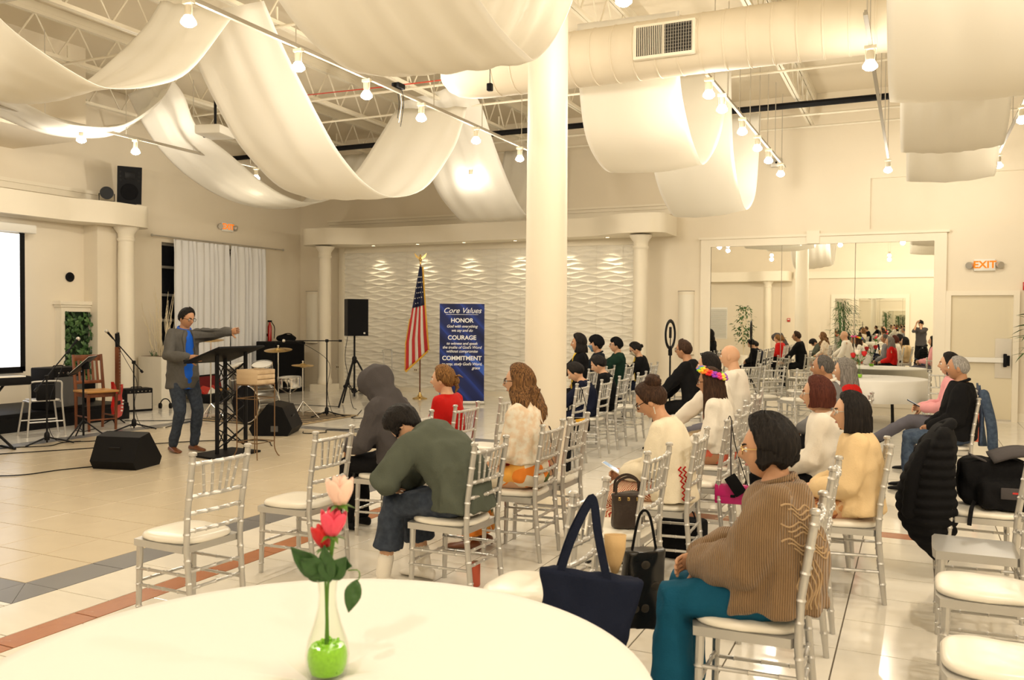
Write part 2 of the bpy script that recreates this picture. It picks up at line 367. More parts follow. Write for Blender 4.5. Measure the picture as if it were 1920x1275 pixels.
def small_column(x, y, lab):
    t = thing('plaster_column', lab, 'column', (x, y, 0), 0, None)
    MB().lathe([(.155, .16), (.17, .19), (.165, .24), (.143, .30), (.14, .34), (.138, 2.7), (.13, 3.0)], 28).build('shaft', 'trimp', t)
    MB().bb(-.23, .23, -.23, .23, 0, .16).build('plinth', 'trimp', t)
    MB().lathe([(.135, 2.98), (.15, 3.0), (.15, 3.03), (.135, 3.05), (.14, 3.12), (.20, 3.2), (.215, 3.24)], 28).build('capital', 'trimp', t)
small_column(-12.02, 15.72, 'slender cream column under the arch beam beside the black equipment cabinet')
small_column(-4.7, 15.72, 'slender cream column at the mirror end of the arch over the relief panels')
small_column(LX+.5, 11.02, 'slender cream column beside the white planter at the stage wall')
small_column(-5.2, BY+.6, 'slender cream column seen in the mirror beside a leafy tree')
t = thing('round_column', 'thick smooth round column in the middle of the hall behind the long-haired listener', 'column', (-2.95, 7.0, 0))
MB().lathe([(.185, 0), (.185, 1.0), (.178, 3.0), (.172, 4.6), (.172, TOP)], 48).build('shaft', M['trimp'], t)
MB().lathe([(.20, 0), (.20, .09), (.187, .11)], 48).build('base', M['trimp'], t)

# relief wall panels: wavy ridges
PW, PH = .56, .76
def panel_mesh(wd):
    nx, nz = 16, 64; P = []; p = PH/9
    for i in range(nx+1):
        x = wd*i/nx; row = []
        for j in range(nz+1):
            z = PH*j/nz; ph = 2*PI*x/PW
            best = 9; 
            k = int(z/p); zs = [ (q+.5)*p+.30*p*math.sin(ph+q*PI*.93+.6*math.sin(q*2.1)) for q in range(k-2, k+4)]
            for a, b in zip(zs[:-1], zs[1:]):
                if a <= z <= b: best = (z-a)/max(1e-5, b-a); gap = b-a; break
            else: best, gap = .5, p
            h = min(.042, gap*.45)*(1-abs(2*best-1)**1.6)
            edge = min(i, nx-i)/nx
            row.append(V((x-wd/2, h-.016 if 0 else h, z)))
        P.append(row)
    m = MB(); m.grid([[V((q.x, q.y, q.z)) for q in r] for r in P]); return m.mesh('relief_panel', 60)
pm = {}
x = -11.99; k = 0
while x < -5.04:
    x1 = min(x+PW, -5.03); wd = x1-x
    if round(wd, 2) not in pm:
        me = panel_mesh(wd-.004); pm[round(wd, 2)] = me
    for r in range(4):
        z0 = .10+r*PH
        o = link('relief_panel', pm[round(wd, 2)], 'panel', wall_back, loc=((x+x1)/2, WY-.045, z0), label=None)
        o.scale.z = .998
    x = x1; k += 1
# wall mirror: three panes in a moulded frame
struct('trim_5', MB().bb(-3.72, .47, WY-.05, WY, 3.04, 3.20).bb(-3.72, -3.53, WY-.05, WY, 0, 3.04).bb(.28, .47, WY-.05, WY, 0, 3.04).bb(-3.76, .51, WY-.075, WY, 3.18, 3.225).bb(-3.53, .28, WY-.03, WY, .14, .26).bb(-1.80, -1.58, WY-.08, WY, 3.05, 3.28), 'trimp')
mr = thing('wall_mirror', 'large wall mirror of three tall panes in a cream frame beside the exit door', 'mirror', (-1.6, WY-.02, .27))
for (a, b), rz in zip(((-3.525, -2.24), (-2.23, -.982), (-.972, .28)), (.0035, 0, -.004)):
    o = MB().bb(-(b-a)/2, (b-a)/2, -.003, .003, 0, 2.775).build('mirror_pane', 'mirror', mr, 0); o.location = ((a+b)/2+1.6, 0, 0); o.rotation_euler = (0, 0, rz)
# exit door
dr = struct('door_1', MB().bb(.55, 1.47, WY-.03, WY+.02, .02, 2.10), 'dgrey')
MB().bb(.56, 1.40, WY-.10, WY-.055, .98, 1.06).build('panic_bar', 'white', dr)
MB().bb(1.34, 1.43, WY-.115, WY-.04, .93, 1.10).rbox((1.36, WY-.13, 1.02), (.05, .06, .22), .01).build('latch_case', 'black', dr)
MB().bb(1.22, 1.46, WY-.038, WY-.03, .72, 1.38).build('kick_plate', 'metalplate', dr)
MB().bb(.55, 1.47, WY-.035, WY-.02, 0, .03).build('threshold', 'metalplate', dr)
struct('trim_6', MB().bb(.47, .55, WY-.07, WY, 0, 2.18).bb(1.47, 1.56, WY-.07, WY, 0, 2.18).bb(.55, 1.47, WY-.07, WY, 2.10, 2.18), 'trimp')
# left window with night glass behind the curtains
wn = struct('window_1', MB().bb(LX-.20, LX-.17, 12.28, 15.2, .1, 3.1), 'night')
for z in (.1, 1.55, 2.05, 2.6, 3.05): MB().bb(LX-.17, LX-.12, 12.28, 15.2, z, z+.05).build('window_bar', 'metalplate', wn)
for y in (12.28, 13.7, 15.15): MB().bb(LX-.17, LX-.12, y, y+.05, .1, 3.1).build('window_post', 'metalplate', wn)
# rear wall: second mirror, window with blinds (seen in the mirror)
struct('trim_7', MB().bb(-3.0, -.35, BY, BY+.06, 2.55, 2.72).bb(-3.0, -2.86, BY, BY+.06, 0, 2.55).bb(-.49, -.35, BY, BY+.06, 0, 2.55).bb(-4.4, RX, BY, BY+.12, 3.35, 3.62), 'trimp')
tag(MB().bb(-2.86, -.49, BY+.005, BY+.012, .2, 2.55).build('rear_mirror', 'mirror', None, 0), 'tall mirror on the rear wall, seen in the big mirror behind the photographer', 'mirror')
wn = struct('window_2', MB().bb(-8.2, -6.9, BY, BY+.02, .9, 2.2), 'white')
for k in range(24): MB().box((-7.55, BY+.04, .95+k*.05), (1.26, .045, .006), Matrix.Rotation(.5, 3, 'X')).build('blind_slat', 'white', wn)
# ------------------------------------------------------------------ roof structure
JZ0, JZ1 = 5.12, 5.62
web = MB().tube([(0, 0, 0), (0, .32, JZ1-JZ0)], .012, 6).mesh('web_bar')
web2 = MB().tube([(0, 0, JZ1-JZ0), (0, .32, 0)], .012, 6).mesh('web_bar')
for k, x in enumerate((-12.3, -10.5, -8.7, -6.9, -5.1, -3.5, -1.72, .1, 1.9)):
    j = thing('roof_joist', 'pale open-web steel roof joist, one of a parallel row under the roof deck', 'joist', (x, 0, 0), 0, 'roof joists')
    MB().bb(-.045, -.006, 3.2, WY-.03, JZ1-.02, JZ1+.03).bb(.006, .045, 3.2, WY-.03, JZ1-.02, JZ1+.03).bb(-.05, .05, 3.2, WY-.03, JZ1+.03, TOP-.002).build('top_chord', 'steel', j)
    MB().bb(-.045, -.006, 3.4, WY-.3, JZ0-.02, JZ0+.025).bb(.006, .045, 3.4, WY-.3, JZ0-.02, JZ0+.025).build('bottom_chord', 'steel', j)
    y = 3.45; q = 0
    while y < WY-.7:
        o = link('web_bar', web if q % 2 == 0 else web2, 'steel', j, loc=(0, y, JZ0)); y += .32; q += 1
for y, z, r, m_, lab in ((4.9, 5.05, .03, 'steel', 'pale sprinkler pipe crossing under the joists near the stage-side track'), (8.1, 5.08, .018, 'steel', 'thin pale conduit crossing under the joists before the duct'), (11.0, 5.06, .02, 'steel', 'thin pale conduit crossing just beyond the big duct'),
                   (12.2, 5.04, .018, 'steel', 'thin pale conduit crossing between duct and black pipe'), (14.1, 5.02, .05, 'black', 'black pipe crossing under the joists near the mirror wall'), (15.0, 5.06, .02, 'steel', 'thin pale conduit crossing beyond the black pipe'), (15.9, 5.05, .02, 'steel', 'thin pale conduit crossing close to the mirror wall')):
    t = thing('ceiling_pipe', lab, 'pipe', (0, y, z)); MB().tube([(LX+.05, 0, 0), (RX-.05, 0, 0)], r, 8).build('pipe_run', m_, t)
    for x in (-10.5, -6.9, -3.5, .1): MB().bb(x-.01, x+.01, -.012, .012, 0, JZ0-z+.2).build('hanger', 'steel', t)
tag(MB().tube(spline([(-9, 10.45, 5.0), (-6, 10.5, 4.97), (-3, 10.45, 4.98), (0, 10.5, 4.96), (2.5, 10.45, 5.0)], 24), .009, 6).build('red_cable', mat('red_cable', (.5, .06, .03), .5)), 'thin red alarm cable strung across the ceiling beyond the duct', 'cable')
# duct with ring seams and grille
t = thing('air_duct', 'large beige round air duct with a louvred grille crossing under the roof', 'duct', (0, 8.6, 4.40))
prof = [(.02, -4.92), (.10, -4.90), (.19, -4.82), (.245, -4.72), (.275, -4.58), (.288, -4.42)]; x = -4.4
while x < RX-.02:
    prof += [(.288, x), (.288, x+.205), (.293, x+.21), (.293, x+.222)]; x += .225
MB().lathe(prof, 40, axis='x').build('duct_body', 'duct', t)
gr = MB().rbox((-2.27, -.285, -.01), (.62, .07, .34), .012).build('grille_frame', 'trimp', t)
MB().bb(-2.55, -2.28, -.324, -.316, -.15, .13).bb(-2.26, -1.99, -.324, -.316, -.15, .13).build('grille_void', mat('grille_dark', (.03, .028, .025), .8), gr)
for k in range(15): MB().box((-2.545+k*.0186, -.329, -.01), (.006, .012, .28), rotz(.5)).build('louvre', 'trimp', gr)
for k in range(11): MB().bb(-2.25+k*.0255, -2.246+k*.0255, -.333, -.325, -.15, .13).build('louvre', 'metalplate', gr)
for k in range(9): MB().bb(-2.26, -1.99, -.333, -.327, -.14+k*.032, -.138+k*.032).build('louvre', 'metalplate', gr)
for x in (-4.0, -1.2, 1.6): MB().tube([(x, 0, .28), (x, 0, 1.22)], .008, 6).build('hanger', 'steel', t)

# ------------------------------------------------------------------ track lights
M['rail'] = mat('track_paint', (.40, .36, .29), .6, spec=.2)
def lamp(x, y, z, track_z, lab, grp, e=1.0, spot=False):
    t = thing('track_light', lab, 'light', (x, y, z), 0, grp)
    MB().tube([(-.035, 0, .06), (-.04, 0, track_z-z-.02)], .004, 6).tube([(.035, 0, .06), (.04, 0, track_z-z-.02)], .004, 6).bb(-.05, .05, -.02, .02, track_z-z-.04, track_z-z-.012).build('yoke', 'steel', t)
    MB().lathe([(.022, .15), (.03, .14), (.034, .06), (.055, .02), (.058, 0)], 18, cap=False).build('socket', 'steel', t)
    MB().lathe([(.004, -.030), (.035, -.022), (.062, .0), (.060, .02), (.035, .06), (.02, .08)], 18).build('bulb', 'bulb', t)
    l = bpy.data.lights.new('bulb_light', 'SPOT' if spot else 'POINT'); l.energy = BULB_W*e*(1.25 if spot else 1)
    if spot: l.spot_size = R(172); l.spot_blend = .35
    l.color = LIGHT_COL; l.shadow_soft_size = .06
    lo = bpy.data.objects.new('bulb_light', l); COL.objects.link(lo); lo.parent = t; lo.location = (0, 0, -.13)
def track(p0, p1, lab, hang):
    t = thing('light_track', lab, 'light track', (p0[0], p0[1], p0[2])); d = V(p1)-V(p0)
    a = math.atan2(d.y, d.x); L = d.length; rot = rotz(a)
    m = MB(); m.box(d/2, (L, .035, .022), rot); m.box(d/2+V((0, 0, .02)), (L, .02, .018), rot); m.build('rail', M['rail'], t)
    for k in range(hang): q = d*((k+.5)/hang); MB().tube([q+V((0, 0, .02)), q+V((0, 0, JZ0-p0[2]+.2))], .006, 6).build('hanger_rod', 'metalplate', t)
track((-5.33, 4.6, 4.2), (-5.33, 12.3, 4.2), 'long straight light track running beside the middle drapes', 6)
track((-2.0, 8.98, 4.2), (-2.0, 14.9, 4.2), 'straight light track with a close string of lamps beside the round column drapes', 8)
track((-10.2, 6.9, 4.2), (-10.2, 13.2, 4.2), 'light track above the stage equipment', 5)
track((-9.6, 4.62, 4.2), (-5.35, 4.62, 4.2), 'short cross track joining the stage-side light track', 3)
track((-.39, 7.3, 4.05), (-.39, 8.26, 4.05), 'short light track ending just before the air duct', 2)
lamp(-.39, 8.12, 3.85, 4.05, 'lit spot bulb at the end of the short track before the air duct', None, .2)
track((-.42, 9.1, 4.2), (-.42, 15.2, 4.2), 'light track in front of the wall mirror', 4)
track((1.1, 10.4, 4.2), (1.1, 15.3, 4.2), 'light track over the exit door aisle', 3)
for y in (5.2, 6.56, 7.68, 8.8, 10.2, 11.6): lamp(-5.33, y, 4.0, 4.2, 'bare lit spot bulb hanging from the track beside the middle drapes', 'lamps on the middle track', .4 if y == 8.8 else 1.05)
lamp(-2.0, 6.18, 4.0, 5.12, 'lit spot bulb hanging alone on the near side of the air duct', None, .75)
for y in (9.1, 9.78, 11.03, 12.17, 13.17, 14.43): lamp(-2.0, y, 4.0, 4.2, 'bare lit spot bulb in the string of lamps beside the round column', 'lamps on the column-side track', .44)
for y in (8.06, 8.95, 11.45): lamp(-10.2, y, 4.0, 4.2, 'lit spot bulb on the track above the stage equipment', 'lamps above the stage', .85)
for y in (14.7,): lamp(-.42, y, 4.0, 4.2, 'lit spot bulb on the track in front of the wall mirror', 'lamps before the mirror', .55)
for y in (11.7, 14.9): lamp(1.1, y, 4.0, 4.2, 'lit spot bulb on the track over the exit aisle', 'lamps over the exit aisle', .55)
lamp(-6.8, 12.83, 4.0, 5.12, 'lit spot bulb glowing through the sheer drape near the relief wall', 'lamp behind drape', .15)
for x, y in ((2.6, 2.2), (2.8, 6.2), (.9, 4.2), (-1.0, -.6), (1.8, -1.2), (-4.6, .8), (-8.2, 2.0)): lamp(x, y, 4.0, 5.12, 'spot bulb added out of frame to brighten the near hall and the mirror view', 'added fill lamps out of frame', 2.1, False)  # lamps added outside the view to brighten foreground, near drapes and mirrored rear wall

# ------------------------------------------------------------------ ceiling drapes
def drape(lab, XL, XR, L, Rr, folds=9, amp=.012):
    n, mW = 46, 22
    a = spline([(XL, y, z) for y, z in L], n); b = spline([(XR, y, z) for y, z in Rr], n); P = []; sd = random.random()*50
    for i in range(n):
        row = []; T = (a[min(i+1, n-1)]-a[max(i-1, 0)]).normalized(); nn = V((1, 0, 0)).cross(T); nn = nn if nn.length > .1 else V((0, 0, 1))
        for j in range(mW+1):
            u = j/mW; p = a[i].lerp(b[i], u)
            k = math.sin(u*folds*2.3+sd+1.3*noise.noise(V((u*3, i*.08, sd)))*2)*amp*(.35+.65*abs(2*i/n-1))
            e = -.05*math.sin(PI*u)*(1-abs(2*i/(n-1)-1))
            row.append(p+nn.normalized()*k+V((0, 0, e)))
        P.append(row)
    o = MB().grid(P).build('ceiling_drape', 'drape', None, 180); tag(o, lab, 'drape', 'white ceiling drapes'); solidify(o, .004); return o
drape('white fabric swag sagging beyond the air duct, in line with the column', -3.42, -2.3, [(8.95, 4.9), (9.0, 4.3), (9.21, 3.75), (9.67, 3.50), (10.2, 3.47), (10.9, 3.72), (11.4, 4.3), (11.75, 5.05)], [(9.0, 4.9), (9.07, 4.2), (9.44, 3.8), (9.85, 3.58), (10.25, 3.5), (10.98, 3.88), (11.45, 4.4), (11.75, 5.05)], 6, .006)
drape('white fabric swag hanging lowest, next to the crown moulding by the mirror wall', -3.42, -2.3, [(11.8, 5.05), (11.9, 4.2), (12.03, 3.8), (12.53, 3.45), (13.3, 3.26), (13.8, 3.5), (14.1, 4.1), (14.3, 5.0)], [(11.8, 5.05), (11.95, 4.2), (12.16, 3.8), (12.6, 3.45), (13.12, 3.3), (13.8, 3.57), (14.07, 4.03), (14.3, 5.0)], 6, .006)
drape('broad white fabric swag over the near audience, overlapping the round column', -3.42, -2.3, [(3.1, 4.9), (3.45, 4.2), (3.8, 3.72), (4.1, 3.46), (4.5, 3.31), (4.91, 3.30), (5.5, 3.5), (6.1, 4.1), (6.5, 5.0)], [(3.1, 4.9), (3.6, 4.15), (4.1, 3.65), (4.6, 3.42), (5.1, 3.345), (5.3, 3.38), (5.67, 3.67), (6.0, 4.1), (6.4, 5.0)], 14, .02)
drape('long white fabric swag sweeping down over the middle of the hall', -7.5, -6.3, [(7.2, 5.0), (7.4, 4.65), (7.62, 4.31), (8.0, 3.86), (8.31, 3.62), (8.8, 3.36), (9.28, 3.29), (9.8, 3.32), (10.52, 3.79), (11.07, 4.36), (11.6, 4.95)], [(7.2, 5.0), (7.5, 4.62), (7.83, 4.27), (8.18, 3.92), (8.55, 3.61), (9.1, 3.33), (9.72, 3.26), (10.56, 3.51), (11.33, 4.18), (11.6, 4.6), (11.74, 4.91)], 9, .014)
drape('white fabric swag beside the flag, glowing from a lamp behind it', -7.5, -6.3, [(11.75, 5.1), (12.2, 4.6), (12.56, 4.23), (12.93, 3.83), (13.5, 3.53), (13.9, 3.43), (14.7, 3.6), (15.3, 4.2), (15.6, 5.0)], [(11.8, 5.3), (12.28, 5.0), (12.67, 4.55), (13.18, 4.05), (13.7, 3.65), (14.2, 3.5), (14.8, 3.75), (15.3, 4.3), (15.6, 5.0)], 12, .02)
drape('white fabric swag spread over the near end of the middle drape row', -7.5, -6.3, [(4.2, 4.7), (4.5, 4.1), (4.8, 3.7), (5.09, 3.57), (5.62, 3.69), (6.0, 3.99), (6.36, 4.36), (6.7, 4.75), (6.91, 5.09)], [(3.6, 4.5), (3.95, 4.15), (4.28, 3.90), (4.54, 3.76), (4.97, 3.63), (5.28, 3.61), (5.74, 3.75), (6.19, 4.01), (6.76, 4.70)], 10, .015)
drape('white fabric swag hanging over the stage in front of the exit sign', -11, -9.8, [(9.5, 5.05), (9.76, 4.72), (10.13, 4.33), (10.69, 3.99), (11.54, 3.73), (12.49, 3.67), (13.5, 3.85), (14.3, 4.5), (14.6, 5.0)], [(9.2, 5.1), (9.47, 4.89), (9.73, 4.48), (10.4, 4.2), (11.13, 3.89), (11.79, 3.71), (12.52, 3.71), (13.6, 4.1), (14.3, 4.9)], 10, .018)
drape('shallow white fabric swag nearest the projection screen', -11, -9.8, [(5.6, 5.05), (6.2, 4.65), (6.9, 4.38), (7.47, 4.26), (7.92, 4.18), (8.5, 4.2), (9.13, 4.34), (9.6, 4.65), (9.8, 5.0)], [(5.2, 5.0), (5.9, 4.5), (6.66, 4.24), (7.0, 4.2), (7.35, 4.12), (7.73, 4.1), (8.39, 4.24), (9.03, 4.71), (9.3, 5.1)], 9, .02)
drape('white fabric swag at the near end of the drape row before the mirror', -.22, 1.2, [(6.3, 5.0), (6.45, 4.4), (6.75, 3.85), (7.3, 3.52), (7.9, 3.48), (8.5, 3.75), (8.85, 4.3), (8.95, 5.0)], [(6.3, 5.0), (6.45, 4.4), (6.75, 3.85), (7.3, 3.52), (7.9, 3.48), (8.5, 3.75), (8.85, 4.3), (8.95, 5.0)], 8, .012)
drape('pleated white fabric swag in the middle of the row before the mirror', -.17, .80, [(9.0, 5.0), (9.15, 4.3), (9.5, 3.75), (10.1, 3.5), (10.6, 3.6), (11.0, 4.1), (11.2, 5.0)], [(9.0, 5.0), (9.15, 4.3), (9.5, 3.75), (10.1, 3.5), (10.6, 3.6), (11.0, 4.1), (11.2, 5.0)], 16, .012)
drape('white fabric swag at the mirror end of the drape row', -.13, .87, [(11.25, 5.0), (11.35, 4.2), (11.7, 3.65), (12.2, 3.48), (12.8, 3.62), (13.2, 4.2), (13.35, 5.0)], [(11.25, 5.0), (11.35, 4.2), (11.7, 3.65), (12.2, 3.48), (12.8, 3.62), (13.2, 4.2), (13.35, 5.0)], 8, .01)
# projector and small ceiling things
t = thing('ceiling_projector', 'white projector on a black ceiling bracket above the stage drapes', 'projector', (-8.25, 8.5, 3.98), R(195))
MB().rbox((0, 0, .06), (.36, .42, .12), .025).build('body', 'white', t); MB().lathe([(.045, .17), (.045, .22), (.035, .225)], 18, axis='x', c=(0, -.1, .06)).build('lens', 'black', t)
MB().tube([(0, 0, .12), (0, 0, .5)], .018, 8).bb(-.06, .06, -.06, .06, .12, .14).tube([(0, 0, .5), (0, 0, 1.3)], .02, 8).build('bracket', 'blackm', t)
t = thing('hanging_power_box', 'small black power box dangling on a cord near the duct end', 'power box', (-3.62, 7.2, 3.80))
MB().rbox((0, 0, 0), (.05, .05, .07), .008).build('box', 'black', t); MB().tube([(0, 0, .03), (0, 0, 1.3)], .004, 6).build('cord', 'black', t)
t = thing('track_motor', 'small black motor box on the middle light track with dangling ties', 'motor', (-5.33, 8.3, 4.235))
MB().rbox((0, 0, .03), (.10, .14, .06), .01).build('box', 'black', t)
for k in range(3): MB().tube(spline([(.03*k-.03, .02, 0), (.03*k-.02, .05, -.15), (.02*k-.03, .03, -.32-.05*k)], 8), .004, 5).build('tie', 'white' if k == 1 else 'black', t)
t = thing('camera_box', 'small grey electrical box on the mirror wall under the track', 'box', (-2.35, WY-.04, 4.55)); MB().rbox((0, 0, 0), (.20, .08, .16), .01).build('body', 'metalplate', t); MB().lathe([(.02, -.05), (.02, -.04)], 10, axis='y').build('knob', 'black', t)

# ------------------------------------------------------------------ exit signs, sconces, alarms
def text(body, size, m, parent, loc, rot, name='lettering', ext=.002, align='CENTER', shear=0., width=None, bold=0.):
    c = bpy.data.curves.new(name, 'FONT'); c.body = body; c.size = size; c.extrude = ext; c.align_x = align; c.align_y = 'CENTER'; c.shear = shear; c.offset = bold
    if width: c.space_character = width
    tmp = bpy.data.objects.new('tmp', c); COL.objects.link(tmp); dg = bpy.context.evaluated_depsgraph_get()
    me = bpy.data.meshes.new_from_object(tmp.evaluated_get(dg)); bpy.data.objects.remove(tmp); me.materials.clear()
    return link(name, me, m, parent, loc=loc, rot=rot)
def exit_sign(lab, loc, rz):
    t = thing('exit_sign', lab, 'exit sign', loc, rz)
    MB().rbox((0, -.025, 0), (.32, .05, .20), .012).build('housing', 'white', t)
    text('EXIT', .165, M['exit'], t, (0, -.052, 0), (PI/2, 0, 0), bold=.004)
    for sx in (-1, 1):
        h = MB().lathe([(.02, .03), (.05, .02), (.06, -.02), (.055, -.05)], 18, axis='y').build('lamp_head', 'metalplate', t); h.location = (sx*.215, -.035, 0); h.rotation_euler = (.2, 0, sx*.5)
        MB().bb(min(sx*.15, sx*.20), max(sx*.15, sx*.20), -.03, -.01, -.01, .01).build('bracket', 'white', t)
exit_sign('white exit sign with orange letters and twin lamp heads above the grey push-bar door', (1.04, WY, 2.61), 0)
exit_sign('glowing orange exit sign with twin lamp heads above the stage curtains', (LX, 14.02, 3.56), R(90))
def sconce(lab, loc):
    t = thing('wall_sconce', lab, 'wall lamp', loc)
    P = [[V((.155*math.cos(PI+PI*i/16), .11*math.sin(PI+PI*i/16), z)) for z in (0, 1.08)] for i in range(17)]
    MB().grid(P).build('shade', 'amber', t)
    for z in (-.07, 1.15):
        Q = [(.16*math.cos(PI+PI*i/16), .115*math.sin(PI+PI*i/16)) for i in range(17)]; MB().prism(Q, z-.07 if z > 1 else z, z if z > 1 else z+.07).build('end_cap', 'trimp', t)
        MB().tube([(x, y-.004, z if z > 1 else z-.004) for x, y in Q], .004, 5).build('metal_rim', mat('rim', (.12, .09, .06), .5) if 'rim' not in bpy.data.materials else bpy.data.materials['rim'], t)
sconce('tall half-round white wall sconce between the arch and the wall mirror', (-4.0, WY, 1.06))
sconce('tall half-round white wall sconce behind the column by the black cabinet', (-12.95, WY, 1.12))
t = thing('fire_alarm', 'small red fire alarm box on the wall right of the exit door', 'alarm', (1.66, WY, 2.25)); MB().rbox((0, -.03, 0), (.12, .06, .14), .01).build('housing', 'red', t); MB().rbox((0, -.065, .02), (.08, .012, .04), .004).build('lens', 'white', t)
t = thing('fire_alarm', 'small red fire alarm box on the rear wall, seen in the mirror', 'alarm', (-4.6, BY, 1.7), PI); MB().rbox((0, -.03, 0), (.12, .06, .14), .01).build('housing', 'red', t); MB().rbox((0, -.065, .02), (.08, .012, .04), .004).build('lens', 'white', t)
t = thing('wall_outlet', 'small cream outlet plate low on the relief panel wall', 'outlet', (-10.05, WY-.04, .5)); MB().rbox((0, 0, 0), (.13, .012, .12), .004).build('plate', 'trimp', t); MB().bb(-.03, -.01, -.008, -.004, -.02, .02).bb(.01, .03, -.008, -.004, -.02, .02).build('socket', 'rust', t)
t = thing('wall_outlet', 'small cream outlet plate beside the column base by the black cabinet', 'outlet', (-12.2, WY-.008, .5)); MB().rbox((0, 0, 0), (.13, .012, .12), .004).build('plate', 'trimp', t); MB().bb(-.03, -.01, -.008, -.004, -.02, .02).bb(.01, .03, -.008, -.004, -.02, .02).build('socket', 'rust', t)
t = thing('round_wall_speaker', 'small round black disc speaker on the wall over the ivy panel', 'speaker', (LX, 10.26, 2.32), R(90)); MB().lathe([(.078, 0), (.085, -.02), (.08, -.03), (.06, -.03)], 24, axis='y').build('rim', 'black', t); MB().lathe([(.06, -.026), (.058, -.029), (.02, -.033)], 20, axis='y').build('cone', 'grille', t)

# ------------------------------------------------------------------ curtains
def curtain(y0, y1, lab, seed):
    n = 120; P = []
    for i in range(n+1):
        u = i/n; y = y0+(y1-y0)*u; row = []
        for j, z in enumerate((.06, .6, 1.2, 1.8, 2.4, 2.9, 3.14, 3.17)):
            a = (.035 if z < 3.1 else .012)*math.sin(u*(y1-y0)*44+1.4*math.sin(u*17+seed)+.25*noise.noise(V((u*9, z*.6, seed))))
            row.append(V((LX+.11+a, y+.012*math.sin(z*2+u*30), z)))
        P.append(row)
    o = MB().grid(P).build('sheer_curtain', 'curtain', None, 180); tag(o, lab, 'curtain'); solidify(o, .003)
curtain(12.47, 14.02, 'white sheer curtain beside the dark window gap, on the planter side', 1); curtain(14.06, 15.13, 'white sheer curtain on the corner side of the stage window', 5)
t = thing('curtain_rod', 'thin metal curtain rod with end finials over the stage window', 'curtain rod', (LX+.11, 11.95, 3.20)); MB().tube([(0, 0, 0), (0, 3.75, 0)], .013, 10).build('rod', 'metalplate', t)
for y in (0, 3.75): MB().sphere((0, y, 0), .028, 10, 7).build('finial', 'metalplate', t)
for y in (.1, 1.95, 3.6): MB().tube([(-.11, y, 0), (0, y, 0)], .009, 6).build('bracket', 'metalplate', t)
# ------------------------------------------------------------------ chiavari chairs
def bamboo(p0, p1, r, nodes, r1=None, n=8, bend=None):
    p0, p1 = V(p0), V(p1); r1 = r1 or r; pts = []; rs = []; N = 40
    ts = sorted(set([0, 1]+[k/8 for k in range(9)]+sum([[q-.013, q-.011, q, q+.011, q+.013] for q in nodes], []))); ts = [t for t in ts if 0 <= t <= 1]
    for t in ts:
        p = p0.lerp(p1, t)
        if bend: p = p+V(bend)*(4*t*(1-t))
        b = max([max(0, 1-abs(t-q)/.012) for q in nodes]+[0]); pts.append(p); rs.append((r+(r1-r)*t)*(1+.28*min(1, b*1.6)))
    return MB().tube(pts, rs, n)
CH = []
def cp(name, mb, m, sm=40): CH.append((name, mb.mesh(name, sm), m))
def post(s):
    pts = []; rs = []; path = [(-.235, 0), (-.215, .2), (-.195, .42), (-.205, .6), (-.235, .8), (-.25, .895), (-.251, .91)]
    nodes = (.12, .24, .36, .50, .585, .69, .79, .88)
    zs = sorted(set([0, .9, .915]+[k*.05 for k in range(19)]+sum([[q-.009, q-.007, q, q+.007, q+.009] for q in nodes], [])))
    for z in zs:
        k = max(i for i in range(len(path)-1) if path[i][1] <= z+1e-6) if z < .91 else len(path)-2
        a, b = path[k], path[k+1]; t = (z-a[1])/(b[1]-a[1]); x = a[0]+(b[0]-a[0])*t
        bump = max(max(0, 1-abs(z-q)/.008) for q in nodes); pts.append(V((x, s*(.178+.012*z), z))); rs.append((.0165 if z > .05 else .014)*(1+.25*min(1, 1.6*bump)))
    m = MB().tube(pts, rs, 10); x, y, z = pts[-1]; m.lathe([(.013, z-.003), (.013, z+.004), (.022, z+.006), (.022, z+.018), (.016, z+.024), (.002, z+.026)], 10, (x, y, 0)); return m
for s in (-1, 1): cp('back_post', post(s), 'silver')
for s in (-1, 1): cp('front_leg', bamboo((.185, s*.185, 0), (.175, s*.18, .41), .0145, (.15, .45, .66), .0185), 'silver')
m = MB(); ol = [(.215, -.14), (.20, -.20), (-.17, -.19), (-.185, -.17), (-.185, .17), (-.17, .19), (.20, .20), (.215, .14)]
m.prism(ol, .395, .432); cp('seat_frame', m, 'silver', 30)
def cush():
    m = MB(); rings = []; n = 36
    for z, k in ((.432, .97), (.440, 1.0), (.452, 1.0), (.463, .965), (.468, .88), (.472, .6), (.473, .2)):
        ring = []
        for i in range(n):
            a = 2*PI*i/n; c, s_ = math.cos(a), math.sin(a); e = 2/3.6
            x = .205*math.copysign(abs(c)**e, c); y = .195*math.copysign(abs(s_)**e, s_)*(1-.06*(x < 0)); ring.append(V((x*k+.012, y*k, z)))
        rings.append(ring)
    return m.loft(rings)
cp('seat_cushion', cush(), 'cushion', 60)
for z, x in ((.875, -.245), (.70, -.219), (.61, -.206), (.515, -.20)): cp('back_rail', bamboo((x, -.185, z), (x, .185, z), .0115, (.12, .3, .5, .7, .88), bend=(-.02, 0, 0)), 'silver')
for k in range(5):
    y = -.115+.0575*k; cp('spindle', bamboo((-.262+.006*abs(k-2), y*1.05, .872), (-.236+.006*abs(k-2), y*.8, .703), .0075, (.35, .7)), 'silver')
for s in (-1, 1):
    for z in (.18, .27): cp('stretcher', bamboo((.18, s*.183, z), (-.207, s*.181, z+.01), .009, (.2, .5, .8)), 'silver')
for x, zz in ((.182, (.20,)), (-.205, (.21, .30))):
    for z in zz: cp('stretcher', bamboo((x, -.182, z), (x, .182, z), .009, (.2, .5, .8)), 'silver')
